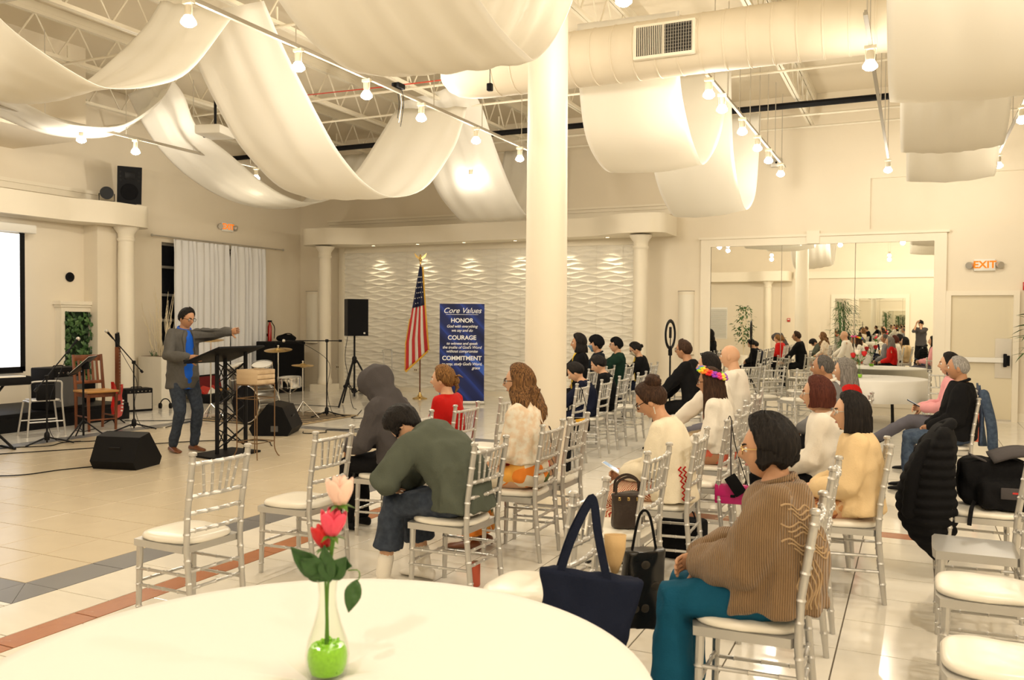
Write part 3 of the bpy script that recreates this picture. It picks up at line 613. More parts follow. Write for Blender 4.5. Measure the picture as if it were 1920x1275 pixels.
def chair(x, y, rz, lab, skip=(), group=None):
    t = thing('chiavari_chair', lab, 'chair', (x, y, 0), R(rz), group)
    for nm, me, m_ in CH:
        if nm not in skip: link(nm, me, m_, t)
    return t
B = 'silver chair with ivory cushion '
XA, XB, XC, XD, XE = -3.62, -2.5, -1.5, -.58, .32
SEATS = [(XA, 3.53, 176, 'standing empty at the row end by the grey floor band'), (XA+.02, 4.48, 180, 'standing empty next to the hooded listener'),
 (XA, 5.55, 182, 'under the hooded listener'), (XA-.02, 6.36, 178, 'under the listener in the red blouse'), (XA, 7.15, 180, 'empty, just past the listener in red'),
 (XA, 9.08, 180, 'empty, with a small black shoulder bag hung on its back'), (XA+.02, 9.84, 181, 'under the boy beside the black shoulder bag'), (XA+.01, 10.56, 180, 'under the teenager in the dark jacket'), (XA, 11.4, 180, 'empty, between the teenager and the masked woman'),
 (XB, 4.53, 177, 'under the hunched listener in the green sweatshirt'), (XB, 5.47, 181, 'under the listener with long wavy hair'), (XB, 5.98, 180, 'holding a tan striped bag on its seat'), (XB-.05, 10.72, 180, 'under the man in the black suit by the ring light'),
 (XC, 3.48, 178, 'with a navy tote bag hung on its post'), (XC-.03, 4.68, 177, 'with a dark brown handbag on its seat'), (XC+.02, 5.5, 182, 'under the woman with the hair bun'), (XC+.05, 6.36, 180, 'with a bright pink purse hung on its back'), (XC, 7.1, 180, 'under the woman wearing the rainbow flower crown'), (XC-.1, 7.95, 180, 'under the woman with sunglasses on her head'), (XC-.15, 8.75, 180, 'under the bald elderly man'),
 (XD, 3.57, 181, 'under the woman in the brown knitted cardigan'), (XD-.02, 4.6, 180, 'empty, between the brown cardigan and the cream jacket'), (XD+.2, 5.56, 184, 'under the woman with the black bob and cream jacket'), (XD-.02, 6.2, 180, 'under the woman with reddish-brown hair'), (XD-.2, 8.45, 180, 'under the man in the grey suit'), (XD-.05, 9.15, 180, 'under the woman with long grey hair'),
 (XE, 3.46, 180, 'empty in the aisle row, beside the brown cardigan'), (XE, 4.38, 180, 'empty in the aisle row, beside the bare silver seat'), (XE-.02, 9.29, 180, 'under the grey-haired man in the black jacket'), (XE+.02, 10.35, 180, 'with a denim jacket, under the pink shirt'),
 (.40, 6.2, 5, 'with a backpack on it and a quilted coat over it'),
 (-4.5, 11.88, 180, 'under the woman with crossed arms by the relief panels'), (-4.5, 12.66, 180, 'under the man in the dark beret and blue mask'), (-4.42, 13.4, 180, 'under the man in the backwards cap'), (-4.2, 14.08, 180, 'under the woman with the white mask in black'),
 (-2.15, 14.0, 138, 'empty, middle one of the loose trio by the mirror'), (-1.62, 13.7, 135, 'empty, by the mirror, nearest the small round table'), (-2.62, 14.65, 140, 'empty, by the mirror, farthest from the small round table'), (-3.75, 15.0, 170, 'empty, by the wall sconce behind the ring light'), (-1.75, 15.4, 200, 'empty, pressed close to the mirror frame'), (.35, 14.1, 100, 'empty, beside the small round table at its door side')]
for x, y, rz, lab in SEATS: chair(x, y, rz, B+lab)
bare = chair(XE, 5.2, 180, 'silver bamboo-style chair with a bare silver seat and no cushion in the aisle row', ('seat_cushion', 'seat_frame'))
m = MB(); m.prism([(q[0]*1.0, q[1]) for q in ol], .40, .445); m.build('seat_panel', 'silver', bare, 30)
# ------------------------------------------------------------------ people
def head_pt(az, el, hs=1.0):
    az = (az+PI) % (2*PI)-PI; dx, dy, dz = math.cos(el)*math.cos(az), math.cos(el)*math.sin(az), math.sin(el)
    x, y, z = dx*(.094 if dx > 0 else .104), dy*.077, dz*.120; t = max(0, -z/.12)
    y *= 1-.30*t**1.5; x *= (1-.10*t) if x > 0 else (1-.50*t); A = abs(az)
    if A < 1.4:
        g_ = lambda a, s_: math.exp(-(a/s_)**2)
        x += g_(az, .15)*(.024*g_(el+.19, .13)+.009*g_(el-.0, .2)) - .011*g_(A-.38, .17)*g_(el-.05, .10) + .004*g_(az, .5)*g_(el-.22, .09) + .005*g_(az, .24)*g_(el+.50, .06) - .003*g_(az, .3)*g_(el+.58, .04) + .010*g_(az, .3)*g_(el+.88, .16)
    return V((x, y, z))*hs
def remeshed(mb, voxel, sm=5, wr=0., ws=7., seed=0., name='m'):
    me = mb.mesh(name, 0); ob = bpy.data.objects.new('tmp', me); COL.objects.link(ob)
    md = ob.modifiers.new('r', 'REMESH'); md.mode = 'VOXEL'; md.voxel_size = voxel
    if sm: s_ = ob.modifiers.new('s', 'SMOOTH'); s_.iterations = sm; s_.factor = .5
    dg = bpy.context.evaluated_depsgraph_get(); me2 = bpy.data.meshes.new_from_object(ob.evaluated_get(dg)); bpy.data.objects.remove(ob); bpy.data.meshes.remove(me)
    n = len(me2.vertices)
    if wr and n:
        co = np.empty(n*3); me2.vertices.foreach_get('co', co); co = co.reshape(-1, 3); no = np.empty(n*3); me2.vertices.foreach_get('normal', no); no = no.reshape(-1, 3)
        d = np.array([noise.noise(V((p[0]*ws+seed, p[1]*ws, p[2]*ws*.75)))+.5*noise.noise(V((p[0]*ws*2.3, p[1]*ws*2.3+seed, p[2]*ws*1.6))) for p in co])
        d = -np.abs(d)*2.2+.45
        co = co+no*(d*wr)[:, None]; me2.vertices.foreach_set('co', co.ravel()); me2.update()
    me2.polygons.foreach_set('use_smooth', [True]*len(me2.polygons)); return me2
def ik(S, T, l1, l2, hint):
    d = T-S; L = min(d.length, (l1+l2)*.999); L = max(L, abs(l1-l2)+.01); d.normalize(); T = S+d*L; a = (l1*l1-l2*l2+L*L)/(2*L); h = math.sqrt(max(0, l1*l1-a*a)); hp = hint-d*hint.dot(d)
    hp = hp.normalized() if hp.length > 1e-4 else d.orthogonal().normalized(); return S+d*a+hp*h, T
def hand(mb, W, D, N, side, s, curl=.5):
    """palm and five bent fingers; W wrist, D pointing direction, N palm normal"""
    D = D.normalized(); N = (N-D*N.dot(D)).normalized(); S_ = D.cross(N)*side
    rings = []
    for t, a, b in ((-.01, .024, .021), (.02, .028, .019), (.05, .038, .016), (.085, .040, .014), (.095, .034, .011)):
        c = W+D*t*s; rings.append([c+(S_*math.cos(2*PI*i/12)*a+N*math.sin(2*PI*i/12)*b)*s for i in range(12)])
    mb.loft(rings)
    for k, (off, L) in enumerate(((-.028, .062), (-.010, .074), (.010, .080), (.028, .072))):
        p = W+(D*.086+S_*off)*s; d = D.copy(); pts = [p]
        for j, q in enumerate((.42, .32, .26)):
            d = (d*math.cos(curl*(.6+.25*j))+N*math.sin(curl*(.6+.25*j))).normalized(); p = p+d*L*q*s; pts.append(p)
        mb.tube(pts, [.0092*s, .0088*s, .008*s, .0068*s], 7, round_=True)
    p = W+(D*.03+S_*.030)*s; d = (D*.6+S_*.75+N*.25).normalized(); pts = [p]
    for j in range(3): pts.append(pts[-1]+d*(.03, .028, .022)[j]*s); d = (d+D*.35+N*.25*curl).normalized()
    mb.tube(pts, [.0125*s, .011*s, .0095*s, .008*s], 7, round_=True)
SKIN = {k: mat('skin_'+k, c, .5, var=.06, vs=14) for k, c in dict(a=(.56, .30, .17), b=(.46, .235, .125), c=(.62, .36, .22), d=(.40, .20, .105), e=(.28, .13, .07)).items()}
def hairmat(name, c1, c2): return ramp_mat(name, 'noise', 9, [(.35, c1), (.7, c2)], .6, .5, stretch=(16, 16, 1.2), spec=.18)
HAIR = dict(black=hairmat('hair_black', (.006, .005, .005), (.020, .016, .014)), brown=hairmat('hair_brown', (.022, .011, .007), (.07, .034, .018)), ombre=hairmat('hair_ombre', (.035, .016, .009), (.30, .15, .055)), auburn=hairmat('hair_auburn', (.05, .012, .008), (.11, .03, .018)),
            grey=hairmat('hair_grey', (.12, .11, .10), (.30, .28, .26)), gold=hairmat('hair_golden', (.06, .025, .010), (.34, .17, .05)), salt=hairmat('hair_salt', (.20, .19, .18), (.42, .40, .38)), darkgrey=hairmat('hair_darkgrey', (.05, .045, .042), (.15, .14, .13)))
EYEW = mat('eye_white', (.8, .78, .74), .2); EYED = mat('eye_dark', (.02, .012, .008), .15); LIPS = mat('lips', (.42, .14, .11), .45); GLS = mat('lens_clear', (.8, .85, .9), .05, trans=.85, alpha=.35)
def hairline(A, low=-.62, front=.92):
    K = [(0, front), (.7, front-.14), (1.0, .52), (1.22, .10), (1.40, -.12), (1.62, -.02), (1.85, -.22), (2.3, low*.8), (PI, low)]
    for (a, b), (c, d) in zip(K[:-1], K[1:]):
        if a <= A <= c: return b+(d-b)*(A-a)/(c-a)
    return low
def hair_cap(Hm, hs, thick=.014, low=-.62, front=.92, lift=0., puff=0.):
    nu, nv = 56, 30; m = MB(); P = []; ok = {}
    for j in range(nv+1):
        el = -PI/2+.35+(PI-.35)*j/nv; row = []
        for i in range(nu):
            az = 2*PI*i/nu; A = abs((az+PI) % (2*PI)-PI); mk = el-hairline(A, low, front); ok[i, j] = mk > -.10
            p = head_pt(az, el, hs); nrm = V((p.x/.01, p.y/.0062, p.z/.0145)).normalized()
            t = (thick+puff*max(0, math.sin(el+.3))+lift*max(0, math.cos(az))*max(0, math.sin(el)))*sstep(-.10, .22, mk)-.004*(mk < 0)
            t *= 1+.22*math.sin(az*19+4*noise.noise(V((az*2, el*2, hs*9))))*sstep(0, .5, mk)*.6; t += .0045*noise.noise(V((az*7, el*7, 3)))*sstep(0, .3, mk)
            row.append(Hm @ (p+nrm*t*hs))
        P.append(row)
    o = 0; m.v = [tuple(q) for r_ in P for q in r_]
    for j in range(nv):
        for i in range(nu):
            i2 = (i+1) % nu
            if ok[i, j] and ok[i2, j] and ok[i, j+1] and ok[i2, j+1]: m.f.append((j*nu+i, j*nu+i2, (j+1)*nu+i2, (j+1)*nu+i))
    used = sorted({i for f in m.f for i in f}); mp = {a: b for b, a in enumerate(used)}; m.v = [m.v[i] for i in used]; m.f = [tuple(mp[i] for i in f) for f in m.f]
    return m
def hair_shell(Hm, hs, az0, length, thick=.024, flare=.03, back=.0, wave=0., taper=0., uneven=.02):
    """hair falling from the crown: follows the skull, then drops straight down"""
    na, n1, n2 = 54, 9, 16; P = []
    for i in range(na+1):
        az = az0+(2*PI-2*az0)*i/na; row = []
        for j in range(n1):
            el = 1.35-(1.45)*j/(n1-1); p = head_pt(az, el, hs); nrm = V((p.x/.01, p.y/.0062, p.z/.0145)).normalized()
            row.append(Hm @ (p+nrm*hs*(thick*(.55+.45*j/(n1-1))+.0035*math.sin(az*23+3*noise.noise(V((az*3, el, 1)))))))
        q0 = row[-1]; out = q0-Hm @ V((0, 0, 0)); out.z = 0; out.normalize(); L = length*(1-uneven*(1+math.sin(az*7+1)))
        side = V((-out.y, out.x, 0))
        for j in range(1, n2+1):
            t = j/n2; fl = flare*math.sin(min(1, t*1.3)*PI/2)-taper*max(0, t-.55)*1.0
            k = wave*math.sin(t*L*26+az*3+math.sin(az*9)); p = q0+V((0, 0, -L*t))+out*(fl+.004*math.sin(az*25+t*3)+k*.7)+side*k+V((-back*t, 0, 0))
            row.append(p)
        P.append(row)
    return MB().grid(P)
def person(label, x, y, rz, s=1., sit=True, seat=.478, lean=0., curve=1., neck=12., hp=0., hy=0., bw=1., skin='a', top=None, sleeve='long', infl=.014, wr=.009, bottom=None, bkind='pants', shoes='black', hL=None, hR=None, eL=None, eR=None, aL=None, aR=None, kL=None, kR=None,
           hair=None, hcol='black', glasses=None, hem=0., vox=.015, hood=False, face=True, hand_curl=.7, under=None, px=-.05, group=None, belly=0., hz=None, open_=False, bare_legs=False, hs=.97, sock=None, collar=None, wide=1., waist=0., arm=1., coat=0.):
    t = thing('person', label, 'person', (x, y, 0), R(rz), group); sd = x*3.1+y*1.7
    hipz = seat+.092*s if sit else .90*s
    P0 = V((px, 0, hipz)); fr = (.25, .7, 1.0, 1.15); ts = 1.
    for it in range(4):
        segs = (.13*s*ts, .17*s*ts, .15*s*ts, .085*s); sp = [P0]; angs = []
        for L, q in zip(segs, fr):
            a = R(lean)*(q if curve else 1); angs.append(a); sp.append(sp[-1]+V((math.sin(a), 0, math.cos(a)))*L)
        an = R(lean*1.0+neck); neckb = sp[-1]; nk = neckb+V((math.sin(an), 0, math.cos(an)))*.046*s
        hc = nk+V((math.sin(an)*.05+.022*math.cos(R(hp)), 0, .078*math.cos(R(hp)*.5)))*s
        if hz: ts += (hz-hc.z)/max(.15, sp[3].z-sp[0].z)*1.0; ts = max(.55, min(1.25, ts))
    Hm = Matrix.Translation(hc) @ Matrix.Rotation(R(hy), 4, 'Z') @ Matrix.Rotation(R(hp), 4, 'Y')
    sides = {}
    for sg, nm, hd, el in ((1, 'L', hL, eL), (-1, 'R', hR, eR)):
        a = angs[3]; S = sp[3]+V((math.sin(a), 0, math.cos(a)))*.022*s+V((0, sg*.152*s*(.5+.5*bw), 0))
        H = V(hd) if hd else (V((.20, sg*.06, seat+.15)) if sit else V((.06, sg*.25, .80*s)))
        E, W = ik(S, H, .285*s, .245*s, V(el) if el else V((-.5, sg*.7, -.8))); sides[nm] = (S, E, W, sg)
    legs = {}
    for sg, nm, an_, kn in ((1, 'L', aL, kL), (-1, 'R', aR, kR)):
        Hj = P0+V((0, sg*.088*s, -.01)); A = V(an_) if an_ else (V((.36*s, sg*.10, .085)) if sit else V((0, sg*.10, .085)))
        K, A = ik(Hj, A, .43*s, .42*s, V(kn) if kn else (V((1, 0, .6)) if sit else V((1, 0, 0)))); legs[nm] = (Hj, K, A, sg)
    yax = V((0, 1, 0))
    def torso(mb, inf, z_low=0., neckr=True, upto=5):
        dims = [(.118+belly*.3, .170), (.112+belly, .152), (.112+belly*.4, .162), (.094, .160), (.058, .068)]
        rings = []; pts = list(sp)
        if waist and inf: pts[0] = P0+V((0, 0, waist))
        if z_low: pts = [P0+V((0, 0, -z_low))]+pts; dims = [(dims[0][0]+.008, dims[0][1]+.012)]+dims
        for k, p in enumerate(pts):
            T = (pts[min(k+1, len(pts)-1)]-pts[max(k-1, 0)]).normalized(); D = yax.cross(T); d, l = dims[k]
            if k == len(pts)-1: d, l = d+.0, l
            rings.append([p+yax*math.cos(2*PI*i/20)*(l*bw*s+inf)+D*math.sin(2*PI*i/20)*(d*bw*s+inf) for i in range(20)])
            if k < len(pts)-1:
                q = (p+pts[k+1])/2; d2, l2 = dims[k+1]; f_ = .5
                if k == len(pts)-2: f_ = .38
                T2 = (pts[k+1]-p).normalized(); D2 = yax.cross(T2)
                rings.append([q+yax*math.cos(2*PI*i/20)*((l*(1-f_)+l2*f_)*bw*s+inf)+D2*math.sin(2*PI*i/20)*((d*(1-f_)+d2*f_)*bw*s+inf) for i in range(20)])
        mb.loft(rings)
    # body core (skin), one continuous surface
    core = MB(); torso(core, 0); core.tube([neckb-V((0, 0, .03)), nk, hc+V((-.01, 0, -.04))], [.062*s, .054*s, .056*s], 14, round_=True); core.sphere(hc+V((-.008, 0, .0)), (.082*hs, .066*hs, .10*hs), 16, 10, Hm.to_3x3())
    for nm, (S, E, W, sg) in sides.items(): core.tube([S, S.lerp(E, .5), E, E.lerp(W, .35), W], [.050*s, .046*s, .039*s, .039*s, .026*s], 12, round_=True)
    for nm, (Hj, K, A, sg) in legs.items(): core.tube([Hj, Hj.lerp(K, .5), K, K.lerp(A, .35), A], [.088*s, .075*s, .054*s, .054*s, .036*s], 12, round_=True)
    me = remeshed(core, vox, 4); body = MB()
    body.add([v.co for v in me.vertices], [tuple(p.vertices) for p in me.polygons]); bpy.data.meshes.remove(me)
    nu, nv = 40, 30; G = [[Hm @ head_pt(2*PI*i/nu, -PI/2+PI*j/nv, hs) for j in range(nv+1)] for i in range(nu)]; body.grid(G, True)
    for sg in (-1, 1):   # ears
        body.sphere(Hm @ (V((-.008, sg*.077, -.004))*hs), (.020*hs, .009*hs, .034*hs), 10, 7, Hm.to_3x3() @ Matrix.Rotation(sg*.35, 3, 'Z'))
    for nm, (S, E, W, sg) in sides.items():
        D = (W-E).normalized(); N = V((0, -sg, -.3)) if sit else V((0, -sg, 0)); hand(body, W, D, N, sg, s, hand_curl)
    bo_ = body.build('body', SKIN[skin], t, 180)
    if face:
        for sg in (-1, 1):
            e = MB().sphere(Hm @ (V((.0745, sg*.030, .007))*hs), .0135*hs, 12, 8).build('eye', EYEW, t); MB().sphere(Hm @ (V((.0845, sg*.0305, .006))*hs), .0062*hs, 8, 6).build('iris', EYED, e)
            MB().tube([Hm @ (head_pt(sg*a, .20+.05*math.sin((a-.2)*5), hs)*1.012) for a in (.16, .3, .45, .58)], [.0028, .004, .0035, .002], 6).build('eyebrow', HAIR[hcol] if hcol in HAIR else HAIR['black'], t)
        lp = [Hm @ (head_pt(a, -.52, hs)*1.006) for a in (-.27, -.14, 0, .14, .27)]; MB().tube(lp, [.002, .005, .006, .005, .002], 6).build('lips', LIPS, t)
    # clothing
    if top:
        g_ = MB(); torso(g_, infl, hem)
        cut = dict(long=1.0, elbow=.55, short=.30, none=0)[sleeve]
        for nm, (S, E, W, sg) in sides.items():
            if sleeve == 'long': g_.tube([S, S.lerp(E, .5), E, E.lerp(W, .4), E.lerp(W, .93)], [.046*s+infl, (.049*s+infl)*arm, (.046*s+infl*1.1)*arm, (.043*s+infl*1.1)*arm, (.034*s+infl)*(.4+.6*arm)], 14, round_=True)
            elif cut: g_.tube([S, S.lerp(E, .5), S.lerp(E, .95 if sleeve == 'short' else 1)] + ([E.lerp(W, .2)] if sleeve == 'elbow' else []), [.060*s+infl, .055*s+infl, .052*s+infl]+([.05*s+infl] if sleeve == 'elbow' else []), 14, round_=True)
        if coat:
            (HL, KL, AL, _), (HR, KR, AR, _) = legs['L'], legs['R']
            g_.loft([[c+yax*math.cos(2*PI*i/22)*l*bw*s+ax.normalized()*math.sin(2*PI*i/22)*d*s for i in range(22)] for c, l, d, ax in ((P0+V((-.07, 0, .02)), .155, .085, V((.5, 0, 1))), (P0+V((.0, 0, .015)), .190, .125, V((0, 0, 1))), (HL.lerp(KL, coat*.6).lerp(HR.lerp(KR, coat*.6), .5)+V((0, 0, .015)), .196, .108, V((0, 0, 1))), (HL.lerp(KL, coat).lerp(HR.lerp(KR, coat), .5)+V((0, 0, .012)), .200, .100, V((-.2, 0, 1))))])
        if hood: g_.sphere(hc+V((-.02, 0, .012)), (.135, .118, .150), 18, 12, Hm.to_3x3()); g_.sphere(hc+Hm.to_3x3() @ V((.05, 0, .03)), (.10, .095, .11), 16, 10, Hm.to_3x3()); g_.tube([sp[3], neckb, hc+V((-.03, 0, -.05))], [.13, .12, .11], 14, round_=True)
        tm_ = remeshed(g_, vox, 5, wr*1.5, 5.5, sd, 'top_garment'); gar = link('top_garment', tm_, top, t)
        if collar: MB().tube([neckb+V((math.cos(a)*.064*s, math.sin(a)*.070*s, .004-.022*math.cos(a))) for a in [2*PI*i/20 for i in range(21)]], .014*s, 8).build('collar', collar, t)
    if under:
        u_ = MB(); rings = []
        for k, (f0, ry) in enumerate(((.0, .085), (1., .092), (2., .092), (3., .075), (3.9, .040))):
            i0 = min(3, int(f0)); p = sp[i0].lerp(sp[i0+1], f0-i0); D = V((math.cos(angs[min(3, i0)]), 0, -math.sin(angs[min(3, i0)])))
            dd = (.118+belly*.3, .112+belly, .112+belly*.4, .098, .066)[k]*bw*s+infl-.060
            rings.append([p+D*dd+yax*math.cos(2*PI*i/16)*ry*s+D*math.sin(2*PI*i/16)*.066 for i in range(16)])
        if hem: rings.insert(0, [q+V((0, 0, -hem)) for q in rings[0]])
        u_.loft(rings); link('shirt_front', remeshed(u_, vox*.8, 5, wr*.2, 6, sd+3, 'shirt_front'), under, t)
    if bottom:
        g_ = MB(); pel = [[P0+V((0, 0, dz))+yax*math.cos(2*PI*i/18)*(l*bw*s)+V((1, 0, 0))*math.sin(2*PI*i/18)*(d*bw*s) for i in range(18)] for dz, d, l in ((-.085*s, .09, .14), (-.03, .122, .176), (.06*s, .118, .166), (.13*s, .108, .152))]
        g_.loft(pel)
        if bkind == 'pants' or bkind == 'shorts':
            for nm, (Hj, K, A, sg) in legs.items():
                if bkind == 'pants': g_.tube([Hj, Hj.lerp(K, .5), K, K.lerp(A, .4), K.lerp(A, .97)], [.098*s, .087*s*(.5+.5*wide), .069*s*wide, .066*s*wide, .058*s*wide*wide], 14, round_=True)
                else: g_.tube([Hj, Hj.lerp(K, .5), K, K.lerp(A, .40), K.lerp(A, .62)], [.098*s, .095*s, .088*s, .092*s, .098*s], 14)
        else:
            (HL, KL, AL, _), (HR, KR, AR, _) = legs['L'], legs['R']; hemf = dict(skirt=.45, long=.93)[bkind]; rings = []
            C = [(HL.lerp(HR, .5)+V((0, 0, .02)), .17, .10, V((0, 0, 1))), (HL.lerp(KL, .5).lerp(HR.lerp(KR, .5), .5), .19, .092, V((0, 0, 1))), (KL.lerp(KR, .5)+V((-.03, 0, .0)), .19, .078, V((.3, 0, 1))), (KL.lerp(KR, .5)+V((.055, 0, -.05)), .19, .07, V((1, 0, .6))), (KL.lerp(AL, hemf*.5).lerp(KR.lerp(AR, hemf*.5), .5), .205, .085, V((1, 0, 0))), (KL.lerp(AL, hemf).lerp(KR.lerp(AR, hemf), .5), .225, .11, V((1, 0, 0)))]
            for k_, (c, l, d, ax) in enumerate(C):
                ax = ax.normalized(); sgn = -1 if k_ < 0 else 1
                rings.append([c+yax*math.cos(2*PI*i/24)*l*s*(1+.05*math.sin(i*4)*(k_ > 2))+ax*math.sin(2*PI*i/24)*d*s for i in range(24)])
            g_.loft(rings)
        link(dict(pants='trousers', shorts='shorts', skirt='skirt', long='skirt')[bkind], remeshed(g_, vox, 4, wr, 7, sd+9, 'bottom'), bottom, t)
    if shoes:
        for nm, (Hj, K, A, sg) in legs.items():
            d = (A-K); d = V((1, sg*.12, 0)) if A.z < .2 else V((.8, 0, -.5)); d.normalize(); up = V((0, 0, 1)); sd_ = d.cross(up); up = sd_.cross(d)
            rings = []
            for q, w_, h_ in ((-.075, .018, .03), (-.065, .034, .055), (-.02, .038, .068), (.05, .038, .05), (.11, .046, .036), (.16, .042, .028), (.185, .024, .018)):
                c = A+(d*q)*s+up*(-.082*s+h_*.5*s+.004); rings.append([c+sd_*math.cos(2*PI*i/14)*w_*s+up*(math.sin(2*PI*i/14)*h_*.62*s if math.sin(2*PI*i/14) > 0 else math.sin(2*PI*i/14)*h_*.5*s) for i in range(14)])
            MB().loft(rings).build('shoe', shoes, t, 60)
            if sock: MB().tube([A+V((0, 0, .0)), A.lerp(K, .25)], [.045*s, .05*s], 12, round_=True).build('sock', sock, t)
    # hair
    if hair:
        hm = HAIR[hcol]
        for h in hair:
            k = h[0]; a = h[1] if len(h) > 1 else {}
            if k == 'cap': hair_cap(Hm, hs, **a).build('hair', hm, t, 180)
            elif k == 'shell': o = hair_shell(Hm, hs, **a).build('hair', hm, t, 180); solidify(o, .016, -1)
            elif k == 'bun':
                c = Hm @ V(a.get('at', (-.09, 0, .07))); r = a.get('r', .05); m = MB(); m.sphere(c, (r, r*1.05, r*.9), 18, 12)
                for i, v in enumerate(m.v): q = V(v)-c; m.v[i] = tuple(c+q*(1+.10*math.sin(math.atan2(q.y, q.z)*7+q.x*60)))
                m.build('hair_bun', hm, t, 180)
            elif k == 'lock':
                m = MB(); m.tube([Hm @ V(q) for q in a['pts']], a['r'], 10, round_=True, flat=a.get('flat', 1)); m.build('hair_lock', hm, t, 180)
    if glasses:
        gm = glasses; m = MB()
        for sg in (-1, 1):
            m.tube([Hm @ (V((.098+(-.004*abs(math.cos(a))), sg*.033+.026*math.cos(a), .006+.019*math.sin(a)))*hs) for a in [2*PI*i/14 for i in range(15)]], .0022, 5)
            m.tube([Hm @ (V(q)*hs) for q in ((.094, sg*.060, .012), (.05, sg*.078, .014), (-.01, sg*.083, .010), (-.03, sg*.080, -.005))], .0024, 5)
        m.tube([Hm @ (V((.10, -.008, .010))*hs), Hm @ (V((.103, 0, .013))*hs), Hm @ (V((.10, .008, .010))*hs)], .0022, 5)
        m.build('glasses', gm, t)
    return dict(gar=tm_ if top else None, t=t, Hm=Hm, sp=sp, sides=sides, legs=legs, hc=hc, hs=hs, neckb=neckb, nk=nk)
def fab(name, c, r=.85, var=.10, vs=9, bump=.25, bs=140): return mat(name, c, r, var=var, vs=vs, bump=bump, bs=bs, spec=.12)
FB = dict(black=fab('black_cloth', (.008, .008, .009)), charcoal=fab('charcoal_cloth', (.075, .068, .070)), olive=fab('olive_sweatshirt', (.092, .105, .082), var=.2, vs=5), navy=fab('navy_cloth', (.010, .013, .030)), red=fab('red_blouse', (.52, .012, .010), .6), cream=fab('cream_knit', (.74, .64, .47)), ivory=fab('ivory_cloth', (.80, .72, .56)), white=fab('white_cloth', (.82, .77, .68)),
  peach=fab('cream_jacket', (.74, .55, .31), .75), pink=fab('pink_shirt', (.78, .36, .38)), denim=ramp_mat('denim', 'noise', 30, [(.3, (.035, .055, .10)), (.7, (.075, .11, .17))], .85, .2), darkdenim=ramp_mat('dark_denim', 'noise', 30, [(.3, (.024, .033, .052)), (.7, (.048, .060, .085))], .85, .2), grey=fab('grey_suit', (.21, .21, .22)), greyp=fab('grey_trousers', (.13, .125, .15)), jacket=fab('speaker_jacket', (.10, .095, .088), .8, var=.15, vs=40), blue=fab('blue_shirt', (.012, .10, .55), .5), teal=fab('teal_trousers', (.008, .085, .16), .75), green=fab('dark_green_shirt', (.012, .035, .024)), vest=fab('dark_vest', (.012, .016, .022)), yellow=fab('yellow_scarf', (.70, .48, .06)), tan=fab('tan_cloth', (.50, .38, .24)), brownshoe=mat('brown_leather', (.16, .055, .022), .3), coral=fab('coral_cloth', (.62, .14, .085)),
  floral=ramp_mat('floral_print', 'voronoi', 11, [(0, (.78, .70, .56)), (.40, (.80, .24, .03)), (.62, (.78, .70, .56)), (.72, (.62, .06, .04)), (.84, (.10, .13, .04)), (.93, (.85, .42, .08))], .7), tribal=ramp_mat('red_zigzag_print', 'wave', 26, [(0, (.72, .60, .42)), (.5, (.72, .60, .42)), (.56, (.42, .05, .03)), (1, (.30, .05, .03))], .8, rot=(0, 0, .7), dist=6),
  lace=ramp_mat('lace_blouse', 'noise', 22, [(.4, (.80, .74, .62)), (.6, (.74, .58, .42))], .8, .3), cardi=ramp_mat('brown_ribbed_knit', 'wave', 38, [(0, (.16, .095, .045)), (.5, (.25, .155, .075)), (1, (.30, .19, .10))], .95, .6, stretch=(1, 1, .05), dist=1.5, sheen=.2), check=ramp_mat('patterned_skirt', 'voronoi', 40, [(0, (.55, .28, .12)), (.5, (.62, .42, .24)), (.8, (.30, .10, .05))], .8))
R_ = math.radians
HB = [('cap', dict(thick=.016))]
CAPM = [('cap', dict(thick=.017, low=-.55, front=.92, lift=.012))]
P = {}
# --- speaker
P['sp'] = person('man in grey jacket and blue shirt speaking at the lectern, one arm stretched out', -8.10, 7.80, -14, s=1.045, sit=False, lean=5, neck=16, hp=16, hy=12, skin='b', top=FB['jacket'], infl=.024, wr=.007, hem=.17, bottom=FB['darkdenim'], shoes=FB['brownshoe'], hair=CAPM, hcol='black', glasses='black', under=FB['blue'], belly=.012,
   hL=(.58, .30, 1.47), eL=(0, .3, -1), hR=(.36, -.14, 1.16), eR=(-.6, -.6, -.4), aL=(.05, .12, .085), aR=(-.02, -.12, .085), px=0, hand_curl=.25, vox=.013, bw=1.02, collar=FB['blue'], hs=1.0)
t = P['sp']['t']
W = P['sp']['sides']['R'][2]; MB().lathe([(.036, -.012), (.039, 0), (.036, .012)], 16, W-V((.035, 0, -.03))).build('wristwatch', 'brass', t)
# --- front row
P['hood'] = person('hooded person in a dark grey sweatshirt bowed forward in the front row', XA+.03, 5.55, 180, hz=1.14, lean=20, neck=26, hp=28, top=FB['charcoal'], infl=.034, wr=.010, bottom=FB['black'], shoes='black', hood=True, hL=(.34, .12, .66), hR=(.34, -.10, .66), face=False, hem=.02, vox=.014, bw=1.05)
P['green'] = person('person in an olive green sweatshirt and denim shorts, hunched over', XB+.02, 4.53, 180, hz=.98, lean=56, curve=1, neck=48, hp=66, top=FB['olive'], infl=.036, wr=.011, bottom=FB['darkdenim'], bkind='shorts', shoes=FB['white'], sock=FB['white'], hL=(.40, .10, .62), hR=(.42, -.06, .62), eL=(-.3, .9, .2), eR=(-.3, -.9, .2), hair=[('cap', dict(thick=.022, low=-.95, front=.7, puff=.012)), ('shell', dict(az0=1.0, length=.02, thick=.020, flare=0))], hcol='black', face=False, hem=.06, vox=.014, bw=1.2, skin='c', aL=(.42, .16, .085), aR=(.30, -.12, .085))
